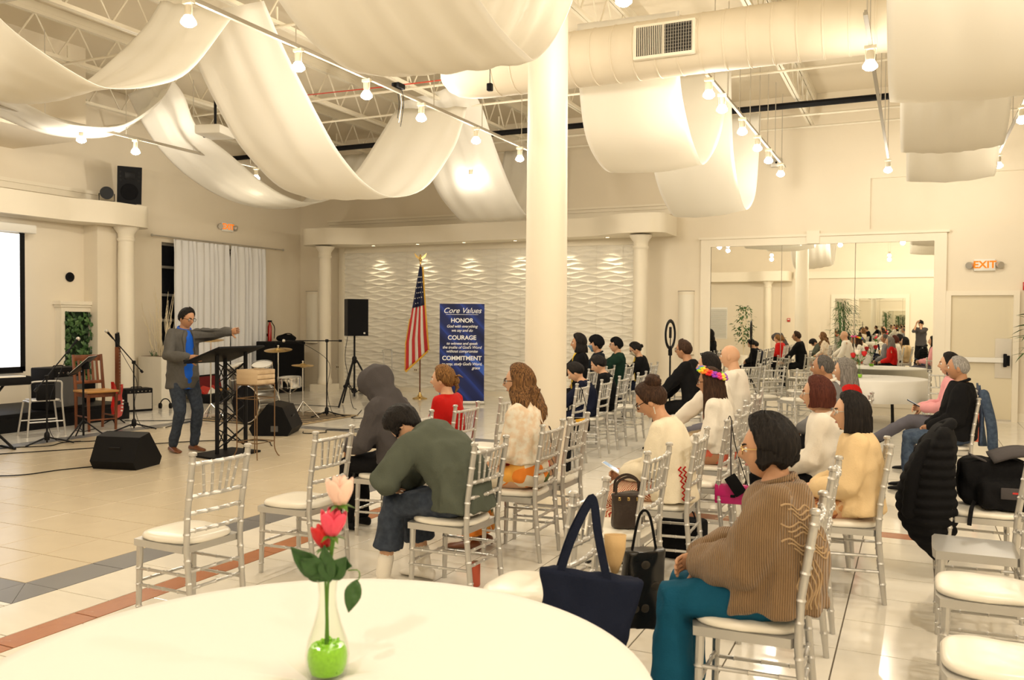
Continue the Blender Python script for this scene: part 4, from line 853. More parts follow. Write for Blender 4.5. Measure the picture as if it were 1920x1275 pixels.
P['red'] = person('woman in a bright red blouse with golden-brown hair clipped up', XA+.01, 6.36, 180, s=.95, hz=1.12, lean=4, top=FB['red'], infl=.020, wr=.006, bottom=FB['black'], hair=[('cap', dict(thick=.020, low=-.55, front=.86)), ('bun', dict(at=(-.105, -.01, -.005), r=.042)), ('lock', dict(pts=[(-.11, .0, .03), (-.15, .02, .045), (-.19, .04, .03)], r=[.02, .016, .004], flat=.5)), ('lock', dict(pts=[(-.11, 0, -.01), (-.135, .01, -.06), (-.12, .02, -.10)], r=[.02, .018, .006]))], hcol='gold', skin='c', hy=12)
P['wavy'] = person('woman with long wavy hair in a cream cardigan and orange floral skirt', XB+.03, 5.47, 180, s=1.0, hz=1.20, lean=6, bw=1.10, top=FB['lace'], infl=.020, wr=.008, waist=.075, bottom=FB['floral'], bkind='long', shoes=FB['brownshoe'], hair=[('cap', dict(thick=.022)), ('shell', dict(az0=1.35, length=.34, thick=.030, flare=.06, wave=.026, back=.01, uneven=.16))], hcol='ombre', skin='c', glasses='black', hy=14)
# --- row by the relief panels
P['p5'] = person('woman with short shaggy black hair, black jacket and yellow scarf, arms crossed', -4.5, 11.88, 206, s=1.0, hz=1.29, top=FB['black'], infl=.022, bottom=FB['black'], bkind='pants', hair=[('cap', dict(thick=.026, puff=.02)), ('shell', dict(az0=1.25, length=.12, thick=.030, flare=.02))], under=FB['yellow'], skin='b', hL=(.22, -.10, .86), hR=(.24, .10, .90), eL=(.1, 1, -.6), eR=(.1, -1, -.6), vox=.018)
P['p6'] = person('man in a dark beret and blue face mask wearing a dark quilted vest', -4.5, 12.66, 204, s=1.0, top=FB['vest'], infl=.024, sleeve='short', bottom=FB['black'], hair=HB, skin='a', hL=(.34, .06, .62), hR=(.34, -.04, .62), hz=1.25, vox=.018, collar=FB['vest'])
P['p7'] = person('man in glasses and a backwards black cap, hands at his chest', -4.42, 13.4, 206, s=1.0, hz=1.23, top=FB['green'], infl=.024, sleeve='short', bottom=FB['black'], hair=HB, skin='c', hL=(.26, .05, 1.02), hR=(.26, -.05, 1.0), eL=(.1, 1, -.9), eR=(.1, -1, -.9), glasses='black', vox=.018)
P['p8'] = person('woman in black with dark hair tied back, sunglasses and a pale mask, looking down', -4.2, 14.08, 203, s=.97, hz=1.15, lean=10, neck=24, hp=30, top=FB['black'], infl=.024, bottom=FB['navy'], hair=[('cap', dict(thick=.020)), ('bun', dict(at=(-.115, 0, .0), r=.035))], skin='c', hL=(.30, .04, .90), hR=(.28, -.06, .88), glasses='black', under=FB['yellow'], vox=.018)
P['boy1'] = person('boy in a dark shirt with bowed head beside the small black shoulder bag', XA+.02, 9.84, 192, s=.86, hz=1.0, lean=24, neck=22, hp=32, seat=.476, top=FB['navy'], infl=.020, bottom=FB['navy'], hair=[('cap', dict(thick=.022, low=-.5))], skin='c', hL=(.36, .05, .52), hR=(.36, -.05, .56), aL=(.42, .1, .085), vox=.016)
P['boy2'] = person('teenager in a dark jacket with short black hair looking down', XA+.01, 10.56, 190, s=.90, hz=1.06, lean=14, neck=22, hp=26, top=FB['black'], infl=.024, bottom=FB['black'], hair=[('cap', dict(thick=.020, low=-.5))], skin='c', vox=.016)
P['suit'] = person('man in a black suit and glasses beside the ring light, hands on knees', XB-.05, 10.72, 180, s=1.04, hz=1.27, lean=10, neck=14, top=FB['black'], infl=.026, hem=.02, bottom=FB['black'], hair=CAPM, hcol='brown', glasses='black', skin='b', hL=(.38, .14, .66), hR=(.36, -.10, .64), hy=-6, vox=.016)
# --- third row
P['bun'] = person('woman with a hair bun and black glasses in white, looking at a phone', XC+.06, 5.5, 182, s=.97, hz=1.11, lean=16, neck=26, hp=30, bw=1.06, top=FB['ivory'], infl=.020, wr=.007, hem=.09, bottom=FB['tribal'], bkind='skirt', shoes='black', hair=[('cap', dict(thick=.020, low=-.55)), ('bun', dict(at=(-.075, 0, .105), r=.056))], hcol='brown', glasses='black', skin='a', hL=(.28, .05, .63), hR=(.30, -.03, .63), vox=.013, hy=6, coat=.3)
P['lei'] = person('woman with long dark straight hair wearing a rainbow flower crown and white cardigan', XC+.03, 7.1, 180, s=.97, hz=1.13, lean=8, neck=14, hp=4, top=FB['white'], infl=.022, bottom=FB['coral'], bkind='skirt', hair=[('cap', dict(thick=.020)), ('shell', dict(az0=1.25, length=.33, thick=.026, flare=.02, back=.03, wave=.003, uneven=.10))], hcol='brown', skin='b', vox=.014, glasses='black', under=FB['coral'])
P['sung'] = person('woman in a white long-sleeved top with sunglasses pushed up on dark hair', XC-.14, 7.95, 180, s=1.0, hz=1.22, lean=10, neck=16, top=FB['white'], infl=.020, bottom=FB['tan'], hair=[('cap', dict(thick=.020)), ('shell', dict(az0=1.4, length=.18, thick=.022, flare=.01))], hcol='black', skin='c', hL=(.40, .06, .66), hR=(.40, -.02, .66), vox=.017)
P['bald'] = person('bald elderly man in a white shirt behind the flower crown', XC-.15, 8.75, 180, s=1.02, hz=1.28, lean=4, top=FB['white'], infl=.022, bottom=FB['greyp'], hair=None, skin='c', vox=.018)
# --- fourth row
P['brown'] = person('woman in a brown ribbed cardigan and teal trousers with hands clasped', XD+.05, 3.57, 181, s=.97, hz=1.12, lean=3, neck=14, hp=3, bw=1.16, belly=.025, top=FB['cardi'], infl=.036, wr=.009, hem=.06, bottom=FB['teal'], bkind='pants', wide=1.32, shoes='black', hair=[('cap', dict(thick=.028, puff=.014)), ('shell', dict(az0=1.25, length=.060, thick=.030, flare=.0, taper=.06, uneven=.22))], hcol='black', glasses='brass', skin='a', hL=(.25, .03, .64), hR=(.27, -.05, .64), eL=(-.5, .7, -.9), arm=1.28, coat=.42, vox=.0115, hy=8, px=-.06, collar=FB['cardi'])
P['bob'] = person('woman with a smooth black bob in a cream peach jacket', XD+.25, 5.56, 184, s=.90, hz=1.09, lean=4, neck=12, bw=1.12, top=FB['peach'], infl=.026, wr=.006, hem=.06, coat=.25, arm=1.12, bottom=FB['check'], bkind='skirt', hair=[('cap', dict(thick=.022)), ('shell', dict(az0=1.15, length=.10, thick=.026, flare=.006, uneven=.02))], hcol='black', glasses='metalplate', skin='c', vox=.013, hy=8)
P['redbrown'] = person('woman with reddish-brown short hair in a white top beside the cream jacket', XD+.0, 6.2, 181, s=.92, hz=1.14, lean=4, neck=12, bw=1.05, top=FB['white'], infl=.022, bottom=FB['black'], hair=[('cap', dict(thick=.022)), ('shell', dict(az0=1.2, length=.07, thick=.026, flare=.0, uneven=.04))], hcol='auburn', glasses='metalplate', skin='c', vox=.015)
P['gray'] = person('man in a light grey suit with close-cropped hair, hands on his lap', XD-.18, 8.45, 180, s=1.03, hz=1.21, lean=2, neck=12, top=FB['grey'], infl=.026, hem=.02, bottom=FB['black'], shoes=FB['brownshoe'], hair=[('cap', dict(thick=.006, low=-.55, front=1.15))], hcol='darkgrey', under=FB['white'], skin='d', aL=(.64, .10, .085), aR=(.66, -.06, .085), vox=.015, collar=FB['white'])
P['ghair'] = person('woman with long straight grey hair in a red top', XD-.03, 9.15, 180, s=.97, hz=1.15, lean=4, top=FB['red'], infl=.020, bottom=FB['black'], hair=[('cap', dict(thick=.020)), ('shell', dict(az0=1.3, length=.30, thick=.024, flare=.02, back=.02))], hcol='grey', skin='c', vox=.017)
# --- aisle row
P['bj'] = person('grey-haired man in a black jacket and jeans sitting back in the aisle row', XE+.02, 9.29, 180, s=1.02, hz=1.20, lean=-4, neck=14, bw=1.08, top=FB['black'], infl=.030, wr=.008, hem=.05, bottom=FB['denim'], hair=[('cap', dict(thick=.008, low=-.55, front=.98))], hcol='salt', skin='b', hL=(.17, .08, .63), hR=(.19, -.03, .63), arm=1.15, coat=.25, vox=.014, collar=FB['black'], belly=.02)
P['pink'] = person('person in a pink shirt and grey trousers with crossed legs, holding a phone', XE+.02, 10.35, 180, s=1.0, hz=1.19, lean=1, top=FB['pink'], infl=.022, bottom=FB['greyp'], hair=[('cap', dict(thick=.022)), ('shell', dict(az0=1.3, length=.10, thick=.024, flare=.0))], hcol='black', skin='c', hL=(.24, .05, .72), hR=(.26, -.05, .72), aL=(.72, -.05, .34), kL=(.3, 0, 1), vox=.016)
# --- photographer behind the lens (seen in the mirror)
P['ph'] = person('photographer in a dark grey polo shirt and black trousers holding a camera to the face', .07, -.33, 115, s=1.02, sit=False, lean=2, neck=6, hp=0, top=FB['charcoal'], infl=.024, sleeve='short', hem=.10, bottom=FB['black'], hair=CAPM, hcol='brown', skin='c', hL=(.27, .05, 1.57), hR=(.25, -.08, 1.58), eL=(.2, .25, -1), eR=(.2, -.25, -1), px=0, vox=.018)
# camera held by the photographer
t = thing('photo_camera', 'black photo camera held by the photographer', 'camera', (0, 0, CAMH), yaw)
MB().rbox((0, -.155, 0), (.135, .07, .095), .014).rbox((0, -.155, .055), (.06, .06, .04), .012).build('camera_body', 'black', t); MB().lathe([(.034, -.125), (.036, -.05), (.036, -.03), (.033, -.028)], 24, axis='y').build('lens_barrel', 'black', t)

# --- worn things
def wear(key, name, fn, m, smooth=180):
    q = P[key]; return fn(q['Hm'], q['hs']).build(name, m, q['t'], smooth)
wear('p6', 'beret', lambda H, h: hair_cap(H, h, thick=.030, low=-.1, front=.42, puff=.02), FB['black'])
wear('p7', 'cap', lambda H, h: hair_cap(H, h, thick=.026, low=-.35, front=.55), FB['black'])
def mask_mesh(H, h):
    G = []
    for i in range(15):
        a = -.85+1.7*i/14; G.append([H @ (head_pt(a, e, h)*(1.10-.04*abs(a))) for e in (-.95, -.75, -.55, -.35, -.15, -.02)])
    return MB().grid(G)
MSK1 = fab('blue_mask', (.13, .22, .32)); MSK2 = fab('pale_mask', (.78, .72, .55))
for k, m_ in (('p6', MSK1), ('p8', MSK2)): solidify(wear(k, 'face_mask', mask_mesh, m_), .003)
q = P['sung']; mm = MB()
for sg in (-1, 1): mm.tube([q['Hm'] @ V((.052+.012*math.sin(a), sg*.034+.027*math.cos(a), .105+.016*math.sin(a))) for a in [2*PI*i/12 for i in range(13)]], .004, 5)
mm.build('sunglasses', 'black', q['t'])
# flower crown: each blossom its own piece
q = P['lei']; FC = [(.75, .02, .02), (.85, .22, .02), (.9, .62, .02), (.25, .62, .04), (.03, .10, .65), (.35, .05, .55), (.85, .05, .25), (.85, .75, .08)]
fm = [mat('blossom_%d' % i, c, .6, var=.15, vs=30) for i, c in enumerate(FC)]
for i in range(18):
    az = 2*PI*i/18; c = q['Hm'] @ (head_pt(az, .62+.34*math.cos(az), q['hs'])*1.0+head_pt(az, .62+.34*math.cos(az), 1).normalized()*.030); m = MB(); n = (c-q['hc']).normalized(); a = n.orthogonal().normalized(); b = n.cross(a)
    for k in range(6):
        d = a*math.cos(k*PI/3)+b*math.sin(k*PI/3); m.sphere(c+d*.021+n*.004, (.018, .018, .012), 8, 5)
    m.sphere(c+n*.014, .011, 8, 5); m.build('crown_blossom', fm[(5, 4, 3, 2, 1, 0, 5, 6, 7)[i % 9]], q['t'])
# dress embroidery (zigzag strips), earring, phone
from mathutils.bvhtree import BVHTree
def projector(key):
    me = P[key]['gar']; bv = BVHTree.FromPolygons([v.co.copy() for v in me.vertices], [tuple(p.vertices) for p in me.polygons]); sp = P[key]['sp']
    def f(az, z, out=.002):
        f_ = max(0, min(1, (z-sp[0].z)/max(.01, sp[3].z-sp[0].z))); c = sp[0].lerp(sp[3], f_); c = V((c.x, c.y, z)); d = V((math.cos(az), math.sin(az), 0)); h = bv.ray_cast(c+d*.8, -d)
        return (h[0]+h[1]*out) if h[0] is not None else c+d*.2
    return f
q = P['sp']; pj = projector('sp'); shz = q['sp'][4].z
for sg in (-1, 1):
    for nm, pts in (('lapel', [(.50, -.02, .30, -.02), (.62, -.07, .34, -.07), (.66, -.12, .36, -.12), (.56, -.18, .38, -.17), (.50, -.26, .40, -.25), (.45, -.34, .42, -.34)]),):
        G = []
        for a, dz, b, dz2 in pts: G.append([pj(sg*(a+(b-a)*k/4), shz+dz+(dz2-dz)*k/4, .010) for k in range(5)])
        solidify(MB().grid(G).build(nm, FB['jacket'], q['t'], 180), .006)
q = P['bun']; pj = projector('bun')
for a0 in (R(118), R(128)): MB().tube([pj(a0+.06*(-1)**k, .50+.018*k) for k in range(13)], .006, 5).build('embroidery', FB['red'], q['t'])
MB().tube([q['Hm'] @ V((-.012, .086, -.04)), q['Hm'] @ V((-.0, .09, -.085))], .004, 6).build('earring', 'chrome', q['t'])
def phone(key, m_, lab, off=(.09, .0, .03)):
    q = P[key]; W = q['sides']['L'][2]; Mw = Matrix.Translation((q['t'].location.x, q['t'].location.y, 0)) @ Matrix.Rotation(q['t'].rotation_euler.z, 4, 'Z')
    c = Mw @ (W+V(off)); t = thing('smartphone', lab, 'phone', c, q['t'].rotation_euler.z); rot = Matrix.Rotation(-.5, 3, 'Y')
    MB().rbox((0, 0, 0), (.145, .07, .008), .004, rot).build('case', m_, t); MB().box(rot @ V((0, 0, .0045)), (.132, .062, .001), rot).build('screen', mat('screen_'+key, (.05, .1, .16), .1, emit=(.30, .55, .85), es=.35), t)
phone('bun', 'white', 'phone with a light blue screen in the hands of the woman with the hair bun'); phone('pink', 'black', 'dark blue phone in the hands of the person in the pink shirt', (.10, -.03, .04))
# brown cardigan: raised lace-pattern ribs over the back, and hem
q = P['brown']; rib = fab('knit_rib', (.44, .31, .18)); pj = projector('brown')
for k in range(9): MB().tube([pj(R(98+7*(k % 3))+R(60)*i/14, .945-.022*k-.04*(i/14)+.012*math.sin(i*.9+k), .0005) for i in range(15)], .0040, 5).build('knit_rib', rib, q['t'])
for k in range(6): MB().tube([pj(R(128)+.10*(k-2)*(1-.5*abs(i/10-.5))+.05*math.sin(i*.9+k), .73-.0185*i, .0005) for i in range(11)], .0040, 5).build('knit_rib', rib, q['t'])
W = q['sides']['L'][2]; MB().lathe([(.034, -.008), (.038, 0), (.034, .008)], 18, W-V((.03, 0, 0)), axis='x').build('wristwatch', 'brass', q['t'])
# ------------------------------------------------------------------ stage equipment
# lectern: three-tube truss, sloped top, base plate
t = thing('lectern', 'black truss lectern with a sloped top in front of the speaker', 'lectern', (-7.46, 7.84, 0))
MB().prism([(-.25, -.32), (.29, -.40), (.255, .33), (-.23, .36)], .0, .025).build('base_plate', 'black', t)
UP = [(.01, -.14), (-.15, .16), (.08, .26)]
for x, y in UP: MB().tube([(x, y, .025), (x, y, 1.19+.34*x)], .025, 12).build('upright', 'blackm', t)
for (a, b) in ((0, 1), (1, 2), (2, 0)):
    A, Bq = V((*UP[a], 0)), V((*UP[b], 0))
    for k in range(4):
        z0 = .08+k*.26; MB().tube([A+V((0, 0, z0)), Bq+V((0, 0, z0+.24))], .008, 6).tube([Bq+V((0, 0, z0)), A+V((0, 0, z0+.24))], .008, 6).build('truss_brace', 'blackm', t)
rot = Matrix.Rotation(-.33, 3, 'Y')
MB().rbox((.0, -.0, 1.20), (.58, .76, .025), .006, rot).build('desk_top', 'black', t); MB().box(V((-.275, 0, 1.115)), (.02, .74, .045), rot).build('ledge', 'black', t)
MB().box((-.13, .05, 1.172), (.22, .30, .012), rot).build('papers', 'white', t)
# crate on a wire stand
t = thing('wire_stand', 'tall thin bronze wire plant stand with curled feet beside the lectern', 'stand', (-6.97, 7.82, 0))
for sx, sy in ((-1, -1), (1, -1), (1, 1), (-1, 1)):
    MB().tube(spline([(sx*.15, sy*.15, .86), (sx*.15, sy*.15, .3), (sx*.15, sy*.15, .12), (sx*.175, sy*.175, .03), (sx*.19, sy*.19, .012)], 14), .007, 6).build('leg', 'rust', t)
for z in (.19, .70, .86): MB().tube([(-.15, -.15, z), (.15, -.15, z), (.15, .15, z), (-.15, .15, z), (-.15, -.15, z)], .006, 6).build('rail', 'rust', t)
t = thing('wooden_crate', 'small slatted wooden crate on the wire stand', 'crate', (-6.97, 7.82, .868))
for sx in (-1, 1): MB().rbox((0, sx*.145, .085), (.30, .014, .17), .003).build('end_board', 'crate', t)
for sx in (-1, 1):
    for k in range(3): MB().rbox((sx*.152, 0, .03+.057*k), (.010, .30, .045), .003).build('slat', 'crate', t)
MB().bb(-.15, .15, -.14, .14, 0, .01).build('bottom_board', 'crate', t)
# monitors
def wedge(lab, x, y, rz, s=1.):
    t = thing('stage_monitor', lab, 'speaker', (x, y, 0), R(rz)); c = [(-.24*s, 0), (.22*s, 0), (.27*s, .09*s), (.02*s, .42*s), (-.17*s, .38*s), (-.30*s, .10*s)]
    MB().prism(c, -.29*s, .29*s, 'y').build('cabinet', 'black', t, 20); n = V((.33, 0, .25)).normalized(); mid = V((.145*s, 0, .255*s))
    MB().box(mid+n*.004, (.40*s, .54*s, .012), Matrix.Rotation(.925, 3, 'Y')).build('grille', 'grille', t)
    MB().rbox((-.235*s, .0, .24*s), (.012, .14, .05), .004, Matrix.Rotation(-.42, 3, 'Y')).build('handle', 'blackm', t); MB().bb(-.12, -.02, .288*s, .294*s, .06, .14).build('jack_plate', 'greyc', t)
wedge('black wedge stage monitor lying alone on the tan dance floor', -7.80, 6.72, 104, .90); wedge('black wedge stage monitor in front of the drum kit', -8.2, 9.6, 205, 1.05)
# mic stands
def mic_stand(lab, x, y, h, boom, rz, mic=True, legs=.32, thick=.011):
    t = thing('microphone_stand', lab, 'mic stand', (x, y, .0178 if mic and y > 11 else 0), R(rz))
    for k in range(3): a = 2*PI*k/3+.3; MB().tube([(0, 0, .09), (math.cos(a)*legs, math.sin(a)*legs, .015)], .011, 6).build('leg', 'blackm', t)
    MB().lathe([(.03, .05), (.035, .09), (.03, .14), (.015, .16)], 12).build('hub', 'blackm', t); MB().tube([(0, 0, .02), (0, 0, h)], thick, 8).build('pole', 'blackm', t)
    MB().rbox((0, 0, h), (.04, .05, .05), .01).build('clutch', 'blackm', t); b = V(boom); MB().tube([b*-.35+V((0, 0, h)), b+V((0, 0, h))], .008, 8).build('boom', 'blackm', t)
    MB().tube([b*-.35+V((0, 0, h)), b*-.45+V((0, 0, h))], .018, 8).build('counterweight', 'blackm', t)
    if mic:
        d = b.normalized(); e = b+V((0, 0, h)); MB().tube([e, e+d*.12], [.012, .017], 10).build('mic_body', 'black', t); MB().sphere(e+d*.145, .027, 12, 8).build('mic_head', 'metalplate', t)
    MB().tube(spline([b+V((0, 0, h)), b*.5+V((0, .03, h-.12)), V((.03, .03, h*.7)), V((-.02, .04, h*.35)), V((.05, .12, .03)), V((.3, .25, .01))], 26), .004, 5).build('cable', 'black', t)
mic_stand('black boom microphone stand on the rug beside the drum kit', -8.75, 11.5, 1.25, (-.42, -.34, .0), 0)
mic_stand('black boom microphone stand leaning over the silver stool', -10.05, 7.42, .86, (.10, .38, .38), 20)
mic_stand('black boom microphone stand in front of the red bass guitar', -10.25, 8.95, .98, (-.18, -.20, .34), 10)
# music stand
t = thing('music_stand', 'black music stand with open sheets before the wooden chair', 'music stand', (-10.02, 7.93, 0), R(40))
for k in range(3): a = 2*PI*k/3; MB().tube([(0, 0, .26), (math.cos(a)*.30, math.sin(a)*.30, .015)], .010, 6).tube([(0, 0, .10), (math.cos(a)*.15, math.sin(a)*.15, .14)], .006, 6).build('leg', 'blackm', t)
MB().tube([(0, 0, .05), (0, 0, .95)], .014, 8).build('pole', 'blackm', t); rt = Matrix.Rotation(-.75, 3, 'Y'); MB().rbox((0, 0, .99), (.34, .52, .012), .004, rt).build('desk', 'blackm', t); MB().box(V((-.13, 0, .88)), (.05, .52, .01), Matrix.Rotation(.8, 3, 'Y')).build('lip', 'blackm', t)
MB().rbox((.03, 0, .985), (.09, .06, .10), .01).build('clamp', 'black', t)
for sy in (-1, 1): MB().box(rt @ V((.02, sy*.13, .010))+V((0, 0, .99)), (.30, .24, .004), rt).build('sheet', 'white', t)
# wooden chair
t = thing('wooden_chair', 'dark red wooden slat-back chair with a honey seat among the instruments', 'chair', (-10.75, 8.72, 0), R(-15))
for sx in (-1, 1): MB().tube([(.20, sx*.19, 0), (.20, sx*.20, .52)], [.018, .024], 6).build('front_leg', 'wood', t); MB().tube([(-.22, sx*.19, 0), (-.20, sx*.20, .5), (-.29, sx*.20, 1.08)], [.02, .024, .02], 6).build('back_post', 'wood', t)
MB().rbox((0, 0, .56), (.48, .46, .035), .015).build('seat', 'seatwood', t); MB().bb(-.19, .19, -.20, .20, .48, .543).build('apron', 'wood', t)
MB().rbox((-.285, 0, 1.03), (.025, .40, .09), .01).build('top_rail', 'wood', t); MB().rbox((-.225, 0, .68), (.022, .38, .05), .01).build('lower_rail', 'wood', t)
for k in range(5): MB().box((-.255, -.13+.065*k, .85), (.014, .03, .32), Matrix.Rotation(-.16, 3, 'Y')).build('slat', 'wood', t)
for a, b in (((.2, -.19, .16), (.2, .19, .16)), ((.2, -.19, .2), (-.21, -.19, .2)), ((.2, .19, .2), (-.21, .19, .2))): MB().tube([a, b], .012, 6).build('stretcher', 'wood', t)
# silver stool
t = thing('metal_stool', 'bent silver tube stool frame with a black pad by the music stand', 'stool', (-10.85, 7.95, 0), R(70))
for sx in (-1, 1): MB().tube(spline([(sx*.24, -.16, 0), (sx*.20, -.15, .48), (sx*.20, -.15, .72)], 10), .013, 8).build('rear_leg', 'silver', t); MB().tube(spline([(sx*.26, .20, 0), (sx*.20, .17, .42), (sx*.19, .14, .47), (sx*.19, -.14, .47)], 14), .013, 8).build('front_leg', 'silver', t)
MB().tube(spline([(-.20, -.15, .72), (-.15, -.15, .75), (.15, -.15, .75), (.20, -.15, .72)], 10), .013, 8).build('back_bar', 'silver', t)
for y, z in ((.18, .2), (-.15, .2)): MB().tube([(-.23, y, z), (.23, y, z)], .010, 8).build('stretcher', 'silver', t)
MB().rbox((0, -.13, .60), (.24, .04, .22), .015).build('back_pad', 'black', t); MB().rbox((0, .01, .49), (.36, .30, .03), .012).build('seat_pad', 'silver', t)
# platform and amplifiers
t = thing('stage_platform', 'low black carpeted stage platform under the amplifiers', 'platform', (-12.1, 8.7, 0)); MB().rbox((-.1, -.6, .13), (1.5, 3.6, .26), .01).build('deck', 'black', t); MB().bb(.60, .66, -2.4, 1.2, .0, .2).build('skirting', 'blackm', t)
def amp(name, lab, x, y, z, rz, d, w_, h, gm='greyc', knobs=True, wheels=False):
    t = thing(name, lab, 'amplifier', (x, y, z), R(rz)); MB().rbox((0, 0, h/2), (d, w_, h), .015).build('cabinet', 'black', t); gh = h*.74 if knobs else h*.9
    MB().box((d/2+.003, 0, gh/2+.03), (.008, w_*.9, gh-.02), None).build('grille', gm, t)
    if knobs:
        MB().box((d/2+.003, 0, h*.88), (.008, w_*.9, h*.14)).build('control_panel', 'blackm', t)
        for k in range(6): MB().lathe([(.012, 0), (.010, .02)], 10, (d/2+.005, -w_*.36+k*w_*.144, h*.88), axis='x').build('knob', 'chrome', t)
    MB().tube([(0, -.1, h), (0, -.08, h+.02), (0, .08, h+.02), (0, .1, h)], .008, 6).build('handle', 'black', t)
amp('bass_amplifier', 'large black amplifier with grey cloth front behind the music stand', -11.6, 8.75, .262, 10, .40, .62, .62)
amp('guitar_amplifier', 'small amplifier with silver-grey grille and knob panel beside the bass guitar', -12.25, 10.75, 0, -20, .28, .46, .40, 'metalplate')
amp('keyboard_amplifier', 'black ribbed amplifier box under the keyboard', -10.9, 6.95, 0, 20, .35, .45, .45, 'grille', False)
amp('speaker_cabinet', 'plain black speaker cabinet at the end of the platform beside the grey amplifier', -12.2, 9.55, .262, 5, .35, .4, .35, 'grille', False)
# keyboard
t = thing('keyboard', 'black electronic keyboard on a stand at the stage edge', 'keyboard', (-10.22, 6.62, 0), R(78))
MB().rbox((0, 0, .84), (1.15, .30, .11), .02).build('case', 'black', t); MB().bb(-.5, .5, -.15, -.02, .885, .90).build('keys', 'white', t)
for sx in (-1, 1): MB().tube([(sx*.35, -.15, .012), (-sx*.30, 0, .78)], .016, 8).build('stand_leg', 'blackm', t); MB().tube([(sx*.35, -.2, .012), (sx*.35, .2, .012)], .014, 8).build('stand_foot', 'blackm', t)
MB().box((-.1, .16, 1.06), (.40, .012, .28), Matrix.Rotation(-.3, 3, 'X')).build('music_rest', 'black', t)
# bass guitar on stand
t = thing('bass_guitar', 'red electric bass guitar with white knobs leaning upright on a stand', 'guitar', (-10.98, 9.28, 0), R(25))
ol_ = [(-.02, .10), (.10, .12), (.165, .22), (.14, .34), (.105, .42), (.15, .54), (.15, .60), (.09, .56), (.05, .50), (-.05, .50), (-.10, .60), (-.16, .66), (-.15, .55), (-.115, .42), (-.165, .28), (-.13, .15)]
MB().prism([(a, b) for a, b in ol_], -.022, .022, 'x').build('guitar_body', 'red', t, 30); MB().bb(-.02, .04, -.03, .03, .46, 1.18).build('neck', 'wood', t)
for k in range(14): MB().bb(.040, .043, -.03, .03, .52+k*.047, .524+k*.047).build('fret', 'chrome', t)
MB().prism([(-.035, 1.18), (.035, 1.18), (.055, 1.30), (.03, 1.40), (-.045, 1.38)], -.012, .02, 'x').build('headstock', 'black', t)
for k in range(4): MB().lathe([(.012, 0), (.012, .03)], 8, (.0, .05, 1.22+.04*k), axis='y').build('tuner', 'chrome', t); MB().lathe([(.014, 0), (.012, .02)], 10, (.022, .08+.015*k, .20+.05*k), axis='x').build('knob', 'white', t)
MB().bb(.022, .03, -.05, .05, .30, .36).build('pickup', 'black', t); MB().tube([(.05, -.15, 0), (-.04, -.08, .10), (-.04, .08, .10), (.05, .15, 0)], .01, 6).tube([(-.04, 0, .1), (-.22, 0, 0)], .01, 6).build('stand', 'blackm', t)
# red electric guitar in an open case
t = thing('guitar_case', 'open black guitar case with dark red lining behind the speaker', 'case', (-12.35, 12.75, 0), R(100)); rt = Matrix.Rotation(.9, 3, 'X')
MB().rbox((0, 0, .09), (1.05, .40, .17), .03).build('case_bottom', 'black', t); MB().rbox((0, .27, .30), (1.05, .05, .42), .02, Matrix.Rotation(-.2, 3, 'X')).build('case_lid', 'black', t); MB().box((0, .235, .30), (.98, .02, .36), Matrix.Rotation(-.2, 3, 'X')).build('lining', mat('plush', (.16, .008, .01), .9, bump=.3, bs=100), t)
for k in (-1, 1): MB().rbox((k*.3, -.205, .14), (.05, .02, .04), .004).build('latch', 'chrome', t)
t = thing('electric_guitar', 'red and white electric guitar lying in the open case', 'guitar', (-12.35, 12.75, .18), R(100))
rt = Matrix.Rotation(.75, 4, 'X'); g1 = MB().prism([(-.45, -.12), (-.30, -.17), (-.15, -.10), (-.02, -.15), (.03, -.11), (-.05, -.04), (-.05, .04), (.04, .14), (-.02, .16), (-.15, .10), (-.30, .17), (-.45, .12)], 0, .04); g1.xform(rt); g1.build('guitar_body', 'red', t, 30)
g1 = MB().prism([(-.38, -.05), (-.1, -.09), (-.06, 0), (-.1, .09), (-.25, .03)], .041, .046); g1.xform(rt); g1.build('pickguard', 'white', t); g1 = MB().bb(-.06, .40, -.025, .025, .03, .055); g1.xform(rt); g1.build('neck', 'seatwood', t); g1 = MB().bb(.40, .52, -.04, .03, .03, .05); g1.xform(rt); g1.build('headstock', 'seatwood', t)
# drum kit, each drum and stand its own thing
def drum(name, lab, x, y, z, r, h, rot, m_='chrome', lugs=8, head='white', legs=0):
    t = thing(name, lab, 'drum', (x, y, z+.018)); t.rotation_euler = rot; MB().lathe([(r*.985, -h/2), (r, -h/2+.02), (r, h/2-.02), (r*.985, h/2)], 36, cap=False).build('shell', m_, t)
    for s_ in (-1, 1): MB().lathe([(r*1.0, s_*h/2-.012), (r*1.04, s_*h/2-.008), (r*1.04, s_*h/2+.01), (r*1.0, s_*h/2+.012)], 36, cap=False).build('hoop', 'chrome', t); MB().lathe([(r*.99, s_*h/2), (.01, s_*(h/2+.003))], 36).build('drum_head', head, t)
    for k in range(lugs): a = 2*PI*k/lugs; MB().tube([(math.cos(a)*r*1.03, math.sin(a)*r*1.03, -h/2), (math.cos(a)*r*1.03, math.sin(a)*r*1.03, h/2)], .006, 5).build('lug', 'chrome', t)
    return t
M['smoke'] = mat('smoky_chrome', (.22, .21, .20), .2, metal=.9)
bd = drum('bass_drum', 'big bass drum with a black front head standing on the rug', -9.22, 10.35, .30, .28, .42, (R(90), 0, R(-4)), 'smoke', 8, 'black')
for s_ in (-1, 1): MB().tube([(s_*.25, -.12, .1), (s_*.36, -.295, .16)], .010, 6).build('spur', 'chrome', bd)
